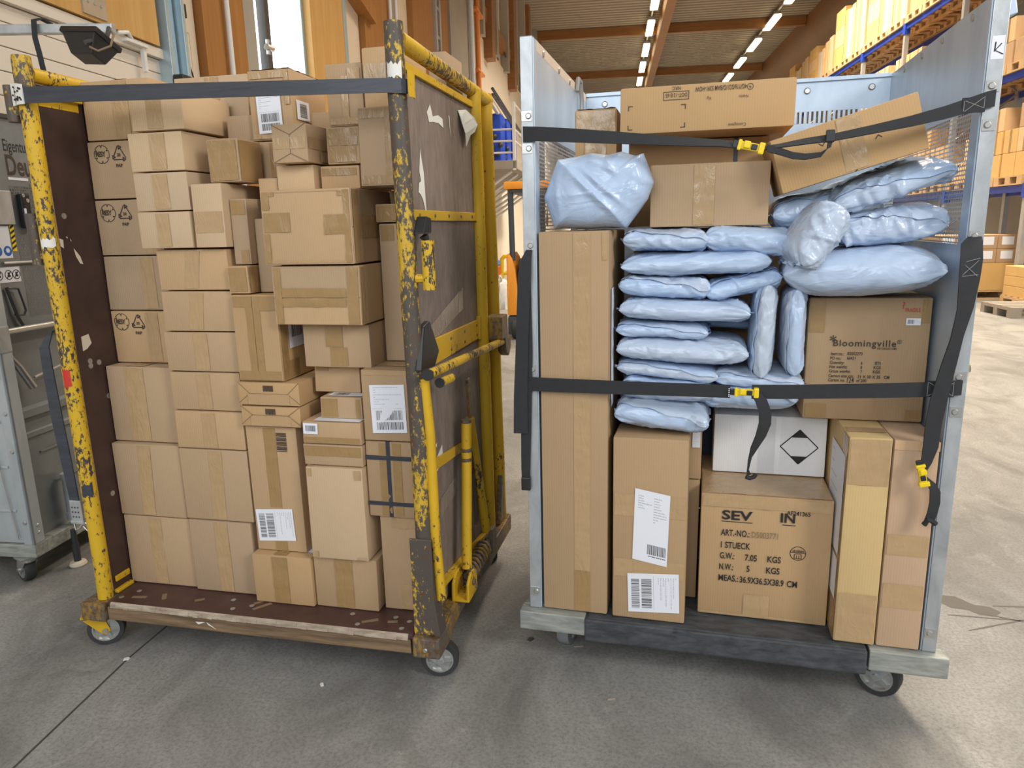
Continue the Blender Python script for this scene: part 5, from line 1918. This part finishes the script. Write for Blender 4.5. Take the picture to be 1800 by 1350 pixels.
b.tape(('F', .0, 1, .90, 1), ('T', 0, 1, 0, .5), mat='clear_tape', wob=.002)
b.tape(('F', .36, .56, 0, .20), ('F', .02, .9, 0, .03), mat='clear_tape', wob=.003)
b.text('SEV', 'F', .165, .805, .039, 'ink', 0, .028, a2=.40).text('IN', 'F', .612, .812, .039, 'ink', 0, .028, a2=.72)
b.marks('F', 0, 0, 1, [[(.060, .302), (.145, .302)], [(.228, .304), (.262, .304)]], 'ink', .0011)
for s_, a_, a2_, b_, sz in (('AF241365', .655, .83, .872, .0180), ('ART.-NO.:', .162, .383, .672, .0275), ('1 STUECK', .166, .394, .571, .0275), ('G.W.:', .162, .275, .482, .0275), ('7.05', .358, .450, .480, .0275), ('KGS', .530, .632, .482, .0275), ('N.W.:', .160, .270, .390, .0275), ('5', .374, .398, .388, .0275), ('KGS', .525, .628, .390, .0275), ('MEAS.:', .158, .312, .297, .0275), ('36.9X36.5X38.9', .325, .663, .295, .0275), ('CM', .688, .765, .295, .0275)):
    b.text(s_, 'F', a_, b_, sz, 'ink', 0, .018, a2=a2_)
b.text('D5003771', 'F', .40, .672, .026, 'ink_faded', 0, .004, a2=.60)
ring = [[(math.cos(2 * PI * k / 24), math.sin(2 * PI * k / 24)) for k in range(25)]]
b.marks('F', .757, .57, .021, ring + [[(-.45, -.75), (-.45, -.15), (-.2, -.05), (.3, -.05), (.45, -.15), (.45, -.75), (-.45, -.75)], [(-.15, -.75), (-.15, -.3)], [(.15, -.75), (.15, -.3)], [(-.95, .12), (.95, .12)]], 'ink', .0009)
b.text('SEVERIN', 'F', .715, .583, .009, 'ink', 0, .02, a2=.80)
b = B2(.520, .848, .24, .58, .580, .767, 'white carton with a black and white diamond symbol on the brown lettered box', 'white_board', name='white_carton')
b.flap('F', (.60, .995, .01, .99), t=.001)
dq = .5
mb = MB(b.matrix_on('F', .765, .50, .0022))
for k, (s0, s1) in enumerate(((1, .55), (-1, -.55))):
    mb.add([(0, .054 * s0, 0), (.054 * .45, .054 * s1, 0), (-.054 * .45, .054 * s1, 0)], [(0, 1, 2)])
r_ = .054
for p0, p1 in (((0, r_), (r_, 0)), ((r_, 0), (0, -r_)), ((0, -r_), (-r_, 0)), ((-r_, 0), (0, r_))):
    p0, p1 = Vector((*p0, 0)), Vector((*p1, 0))
    nn = Vector((-(p1 - p0).y, (p1 - p0).x, 0)).normalized() * .0016
    mb.quad(p0 - nn, p1 - nn, p1 + nn, p0 + nn)
mb.build('diamond_symbol', 'ink', b.o)
b.tape(('V', 'F', .48), mat='white_board', wob=.0006)
b = B2(.856, .962, -.026, .5, .191, .788, 'tall yellowish narrow box with shiny tape bands standing at the front right', 'kraft_yellow', bev=.006)
b.tape(('F', 0, 1, .78, 1), ('F', 0, 1, .0, .25), ('L', .85, 1, .0, 1), mat='clear_tape', wob=.0016)
b.label('L', .60, .97, .42, .90, 'text').label('L', .75, .97, .2, .4, 'plain')
b.tape(('H', 'T', .14), mat='clear_tape')
b = B2(.966, 1.074, -.026, .5, .191, .786, 'tall pinkish narrow box standing against the right post of the galvanized cart', 'kraft_pink', bev=.006)
b.tape(('F', 0, 1, .46, .56), ('F', 0, 1, .2, .32), mat='clear_tape', wob=.0006)
b.flap('F', (.0, 1, .955, .998), t=.0016)
b = B2(.760, 1.070, .14, .66, .791, 1.137, 'square brown box with printed carton data and a red stamp below the large mailer', 'kraft_warm', bev=.005)
b.tape(('F', .0, .14, .72, 1), ('F', .02, .20, 0, .13), ('F', .86, 1, 0, .10), ('F', .92, 1, .8, 1), mat='brown_tape')
b.text('*', 'F', .190, .615, .040, 'ink_brown', 0, .01)
b.text('Bloomingville', 'F', .222, .612, .0255, 'ink_brown', 0, .014, 1.15, a2=.735)
b.text('®', 'F', .742, .635, .016, 'ink_brown')
b.text('EVER CHANGING HOMES', 'F', .585, .588, .0085, 'ink_brown', 0, .006, a2=.745)
for s_, a_, a2_, b_ in (('Item no.:', .208, .315, .537), ('82052273', .345, .470, .540), ('PO no.:', .205, .297, .501), ('66421', .345, .415, .503), ('Quantity:', .203, .325, .466), ('6', .462, .475, .464), ('SETS', .575, .625, .466), ('Net weight:', .202, .352, .430), ('8', .462, .475, .428), ('KGS', .57, .628, .430), ('Gross weight:', .202, .380, .394), ('7', .465, .476, .392), ('KGS', .567, .625, .394), ('Carton size cm:', .200, .410, .356), ('31 X 50 X 35', .445, .630, .352), ('CM', .66, .705, .352), ('Carton no.', .200, .340, .320), ('of 200', .435, .520, .320)):
    b.text(s_, 'F', a_, b_, .0120, 'ink_brown', 0, .020, a2=a2_)
b.text('124', 'F', .358, .312, .022, 'ink', 0, .004, a2=.415)
b.text('?', 'F', .755, .915, .026, 'ink_red', 0, .01).text('FRAGILE', 'F', .785, .890, .0145, 'ink_red', 0, .01, a2=.905)
b.label('F', .80, .915, .785, .840, 'dark', False, 0, 'number_sticker')
b = B2(.322, .634, .085, .29, 1.337, 1.504, 'wide kraft box behind the large white mailer bag in the galvanized cart', 'kraft')
b.tape(('V', 'F', .46), mat='clear_tape', wob=.0014, w=.055)
b = B2(.092, .214, .20, .36, 1.336, 1.676, 'upright kraft box with shiny tape in the top left corner of the galvanized cart', 'kraft_warm')
b.tape(('F', 0, 1, .80, 1), ('T', 0, 1, 0, 1), ('F', .25, .75, .4, .8), mat='clear_tape', wob=.004)
b.label('F', .15, .80, .38, .60, 'text')
b = B2(.240, .645, .30, .62, 1.337, 1.588, 'wide kraft box with a black band in shade under the topmost box', 'kraft_warm')
b.band('F', .755, .785, 0, 1).label('F', .20, .60, .60, .68, 'plain')
b = B2(.232, .690, .12, .50, 1.591, 1.714, 'topmost long kraft box with upside down printing across the galvanized cart', 'kraft_warm', bev=.005)
b.text('4G/Y16/S/21/D/BAM 5391-HOW', 'F', .727, .925, .0165, 'ink_brown', PI, .012, a2=.438)
b.marks('F', .747, .868, .0075, ring + [[(-.2, .4), (.1, -.6)], [(-.4, -.1), (.4, -.1)]], 'ink_brown', .0007)
b.text('DOT-12 B 65', 'F', .392, .825, .0145, 'ink_brown', PI, .008, a2=.268)
b.marks('F', .258, .79, 1, [[(-.001, -.012), (.066, -.012), (.066, .0085), (-.001, .0085), (-.001, -.012)]], 'ink_brown', .0008)
b.text('NRC', 'F', .355, .965, .013, 'ink_brown', PI, .004, a2=.305)
b.text('Netto', 'F', .74, .70, .010, 'ink_brown', PI).text('Kg', 'F', .53, .70, .010, 'ink_brown', PI).text('Consignee', 'F', .735, .12, .011, 'ink_brown', PI)
for a_, b_, sx_, sy_ in ((.05, .60, 1, -1), (.05, .10, 1, 1), (.385, .58, -1, -1), (.385, .10, -1, 1)):
    b.marks('F', a_, b_, .011, [[(sx_, 0), (0, 0), (0, sy_)]], 'ink_brown', .0012)
B2(.245, .740, .44, .86, .792, 1.330, 'large kraft carton added behind the stacked plastic mailers to darken their gaps', 'kraft_warm')  # added carton, blocks light so the gaps between mailers go dark
RA = R(-16.4)
b = Box(M2, .829 - .1735, .829 + .1735, .03, .28, 1.4625, 1.4625 + .139, 'tilted long kraft box resting on the mailers at the upper right', 'kraft_warm', 0, RA, bev=.004)
b.tape(('V', 'F', .53), mat='clear_tape', wob=.0012, w=.055)
for a_, b_, t_ in ((.70, .50, -PI / 2 - .78), (.335, .62, PI / 2 - .78), (.53, .05, PI - .78)):
    b.marks('F', a_, b_, .010, [[(1, 0), (0, 0), (0, 1)]], 'ink_brown', .0012, 'printed_mark', t_)

# ------------------------------------------------------------------ plastic mailers
def mailer(u, v, z, L, D, Th, label, seed, rz=0, ry=0, rx=0, sharp=9.0, rough=.9, taper=0.0, group='grey plastic mailers in the galvanized cart', flap=True, blunt=.66, end=.06, diag=.5):
    """soft bag: an oval tube whose two ends pinch into seams, creased, with its sealing flap folded over the front"""
    nu, nv = 72, 60
    M = M2 @ T(u, v, z) @ RZ(rz) @ RY(ry) @ RX(rx)
    rs = random.Random(seed * 17)
    creases = []                     # long folds: start (s, th), end (s, th), height, width
    for k in range(12):
        s0 = rs.uniform(-.95, .7)
        creases.append((s0, PI + rs.uniform(-1.5, 1.2), s0 + rs.uniform(.15, .8), PI + rs.uniform(-1.2, 1.2), rs.uniform(.003, .0065) * rs.choice((1, 1, -.8)), rs.uniform(.10, .22)))
    for sg in (-1, 1):               # puckers running into the end seams
        for k in range(9):
            t0 = PI + rs.uniform(-1.7, 1.5)
            creases.append((sg * rs.uniform(.45, .7), t0 + rs.uniform(-.3, .3), sg * 1.0, t0 * .5 + PI * .5, rs.uniform(.004, .008) * rs.choice((1, -1)), rs.uniform(.08, .16)))

    def base(s, th):
        env = max(0.0, 1 - abs(s) ** sharp) ** .5
        c, n_ = math.cos(th), math.sin(th)
        y = D / 2 * math.copysign(abs(c) ** blunt, c) * (1 - end * abs(s) ** 4)
        zz = Th / 2 * math.copysign(abs(n_) ** blunt, n_) * env
        return Vector((L / 2 * s * (1 + taper * zz / Th), y, zz))

    def surf(s, th, off=0.0):
        p = base(s, th)
        n_ = Vector((s * .25, math.cos(th) * .7, math.sin(th))).normalized()
        q = Vector((p.x * 8, p.y * 8, p.z * 14)) + Vector((seed * 7.1, seed * 3.3, 0))
        big = noise.noise(q * .9)
        w1 = noise.noise(Vector((p.x * 16 + big * 1.2, th * 2.1, seed * 5.7)))
        ridge = (1 - min(1, abs(w1) * 5)) ** 2
        k = .006 * big + .0022 * ridge
        for s0, t0, s1, t1, h, w in creases:
            dx, dy = (s1 - s0) * L * 5, (t1 - t0)
            px, py = (s - s0) * L * 5, (th - t0)
            tt = max(0.0, min(1.0, (px * dx + py * dy) / (dx * dx + dy * dy + 1e-6)))
            dd = math.hypot(px - dx * tt, py - dy * tt)
            if dd < w:
                k += h * (1 - dd / w) ** 1.4 * (.35 + .65 * (1 - abs(2 * tt - 1)))
        k *= rough * max(.5, min(1.2, Th / .065))
        return p + n_ * (k + off) + Vector((0, 0, .004 * noise.noise(Vector((p.x * 6, seed, 2))) * rough))
    mb = MB()
    vs = []
    for i in range(nu + 1):
        s = .5 * math.sin((i / nu - .5) * PI) + .5 * (2 * i / nu - 1)
        for k in range(nv):
            vs.append(surf(s, 2 * PI * k / nv))
    mb.add(vs, [(i * nv + k, i * nv + (k + 1) % nv, (i + 1) * nv + (k + 1) % nv, (i + 1) * nv + k) for i in range(nu) for k in range(nv)])
    o = mb.build('plastic_mailer', 'mailer_plastic', None, 0, False, M=M)
    for f in o.data.polygons:
        f.use_smooth = True
    tag(o, label, 'mailer bag', group)
    # crimped seam lips at both ends
    for sgn in (-1, 1):
        lm_ = MB()
        vs = []
        n = 22
        for k in range(n + 1):
            y = D / 2 * (1 - end) * (2 * k / n - 1) * .97
            zz = .003 * math.sin(k * 1.3 + seed) * rough
            for t, zo in ((0, .0015), (1, .001), (1, -.001), (0, -.0015)):
                vs.append((sgn * (L / 2 - .005 + (.009 + .004 * math.sin(k * .9 + seed)) * t), y, zo + zz * (1 + t)))
        lm_.add(vs, [(k * 4 + q, k * 4 + (q + 1) % 4, k * 4 + 4 + (q + 1) % 4, k * 4 + 4 + q) for k in range(n) for q in range(4)])
        lm_.build('end_seam', 'mailer_plastic', o, 0, True)
    if flap:
        fb_ = MB()
        a, c = 48, 12
        top, lip = [], []
        for i in range(a + 1):
            x = i / a
            s = -.96 + 1.90 * x
            edge = PI * (.80 + diag * .42 * x) + .06 * math.sin(i * .35 + seed)
            for k in range(c + 1):
                th = PI * .52 + (edge - PI * .52) * k / c
                lift = .0010 + .0052 * max(0, (k - c * .55) / (c * .45)) * (.45 + .55 * abs(math.sin(i * .16 + seed)))
                top.append(surf(s, th, lift))
                lip.append(surf(s, th, max(.0002, lift - .0016)))
        n = (c + 1) * (a + 1)
        fs = []
        for i in range(a):
            for k in range(c):
                q = i * (c + 1) + k
                fs.append((q, q + 1, q + c + 2, q + c + 1))
                fs.append((n + q, n + q + c + 1, n + q + c + 2, n + q + 1))
            q = i * (c + 1) + c
            fs.append((q, q + c + 1, n + q + c + 1, n + q))
        fb_.add(top + lip, fs)
        fb_.build('sealing_flap', 'mailer_plastic', o, 0, True)
    return o


def big_bag():
    """bulging bag with flat facets, pointed corners and long diagonal folds"""
    out = [(.318, .075), (.335, .120), (.305, .196), (.285, .190), (.245, .203), (.21, .196), (.165, .203), (.115, .194), (.085, .191), (.070, .190), (.050, .140), (.030, .088), (.060, .0), (.085, .004), (.16, .0), (.225, .004), (.262, .0), (.29, .036)]
    cx, cz = .185, .10
    pts = [Vector((a - cx, b - cz)) for a, b in out]
    n = len(pts)
    per = 8
    ring = []
    for i in range(n):
        for k in range(per):
            ring.append(pts[i] + (pts[(i + 1) % n] - pts[i]) * (k / per))
    N = len(ring)
    NR = 26
    folds = [((-.075, .055), (.075, -.085), .010, .016), ((-.04, .06), (.10, -.06), .008, .012), ((.10, .092), (.075, -.095), -.012, .020), ((-.115, .085), (-.10, -.095), .007, .016), ((.012, .095), (.055, .04), .010, .014), ((-.03, .085), (.055, .045), .008, .012), ((-.15, -.012), (.07, -.006), .003, .006), ((.10, .02), (.15, .0), -.014, .016), ((.10, .0), (.14, -.03), .008, .012), ((-.02, -.095), (.02, -.06), .006, .012)]

    def front(p, r):
        y = -.078 * (1 - r ** 3.2) ** .55
        k = .006 * noise.noise(Vector((p.x * 14, p.y * 14, 3.1)))
        for a, b, h, w in folds:
            a, b = Vector(a), Vector(b)
            d = b - a
            t = max(0, min(1, (p - a).dot(d) / d.dot(d)))
            dd = (p - a - d * t).length
            if dd < w:
                k += h * (1 - dd / w) ** 1.3 * (.3 + .7 * math.sin(PI * min(1, max(0, t))))
        return y - k * (1 - r ** 4)
    vs = []
    for sgn in (1, -1):
        for i in range(NR + 1):
            r = (i / NR) ** .75
            for q in ring:
                p = q * r
                y = front(p, r) if sgn > 0 else .06 * (1 - r ** 3) ** .6
                vs.append((p.x, y, p.y + cz))
    fs = []
    for h in (0, 1):
        o_ = h * (NR + 1) * N
        for i in range(NR):
            for k in range(N):
                f = (o_ + i * N + k, o_ + i * N + (k + 1) % N, o_ + (i + 1) * N + (k + 1) % N, o_ + (i + 1) * N + k)
                fs.append(f if h == 0 else f[::-1])
    mb = MB()
    mb.add(vs, fs)
    me_o = mb.build('plastic_mailer', 'mailer_plastic', None, 0, False, M=M2 @ T(cx, .045, 1.337))
    bm = bmesh.new()
    bm.from_mesh(me_o.data)
    bmesh.ops.remove_doubles(bm, verts=bm.verts, dist=.0004)
    bmesh.ops.recalc_face_normals(bm, faces=bm.faces)
    for f in bm.faces:
        f.smooth = True
    bm.to_mesh(me_o.data)
    bm.free()
    tag(me_o, 'big bulging mailer bag standing on the very tall box', 'mailer bag', 'grey plastic mailers in the galvanized cart')


big_bag()
mailer(.366, .19, 1.302, .230, .30, .066, 'short folded mailer under the left end of the wide kraft box', 2, 0, R(1))
mailer(.585, .19, 1.296, .228, .30, .080, 'plump mailer right of the short folded one, under the wide kraft box', 3, 0, R(3), flap=False)
mailer(.446, .18, 1.236, .398, .30, .066, 'long smooth mailer, topmost of the three long ones', 4, 0, R(-1.2), flap=False)
mailer(.366, .19, 1.171, .250, .30, .066, 'short folded mailer between the top and the middle long mailers', 5, 0, R(2))
mailer(.578, .19, 1.176, .200, .28, .060, 'mailer tilted up to the right beside the short folded one', 6, 0, R(-13), diag=-.2)
mailer(.421, .18, 1.105, .358, .30, .066, 'long mailer with puckered right end, middle of the three long ones', 7, 0, R(1.5), flap=False, rough=.8)
mailer(.362, .19, 1.049, .256, .30, .048, 'thin folded mailer directly above the lowest long mailer', 8, 0, R(2))
mailer(.545, .36, 1.046, .16, .24, .036, 'dark shaded mailer seen in the cavity left of the two upright mailers', 9, flap=False)
mailer(.418, .18, .990, .362, .30, .074, 'long fat mailer, lowest of the three long ones', 10, 0, R(2), flap=False)
mailer(.639, .17, 1.050, .256, .26, .068, 'upright mailer with a long fold, left one of the standing pair', 11, 0, R(-88), 0, diag=.1, rough=.7)
mailer(.718, .17, 1.050, .234, .26, .060, 'upright mailer next to the brown data box, right one of the standing pair', 12, 0, R(-91), 0, diag=.2, rough=.7)
mailer(.378, .20, .930, .285, .30, .050, 'thin wrinkled mailer squeezed under the lowest long mailer', 13, 0, R(4))
mailer(.382, .18, .876, .262, .30, .066, 'mailer crossed by the lower black strap at the left', 14, 0, R(2.5))
mailer(.630, .20, .908, .240, .28, .050, 'mailer just above the yellow strap buckle', 15, 0, R(2))
mailer(.609, .20, .846, .255, .30, .070, 'mailer lying on the white carton below the strap', 16, 0, R(-1), R(-6))
mailer(.368, .14, .808, .262, .30, .082, 'mailer lying on the tall two label box', 17, 0, R(4))
mailer(.752, .27, 1.374, .200, .26, .104, 'mailer under the left end of the tilted box', 18, 0, R(-8), sharp=5, diag=.2)
mailer(.742, .05, 1.304, .168, .18, .104, 'rolled mailer standing end on below the tilted box', 19, R(12), R(-52), 0, 6, 1.3, blunt=.8, flap=False)
mailer(.926, .20, 1.438, .290, .30, .070, 'mailer slanting up to the right between tilted box and right panel', 20, 0, R(-17), R(8), 6, 1.5)
mailer(.932, .20, 1.328, .262, .30, .094, 'crumpled fat mailer above the largest mailer at the right', 21, 0, R(-3), 0, 7, 1.5)
mailer(.873, .17, 1.211, .380, .34, .132, 'largest smooth mailer lying on the brown data box', 22, R(-3), R(-1.5), 0, 3.6, .6, .12, flap=False, blunt=.75)
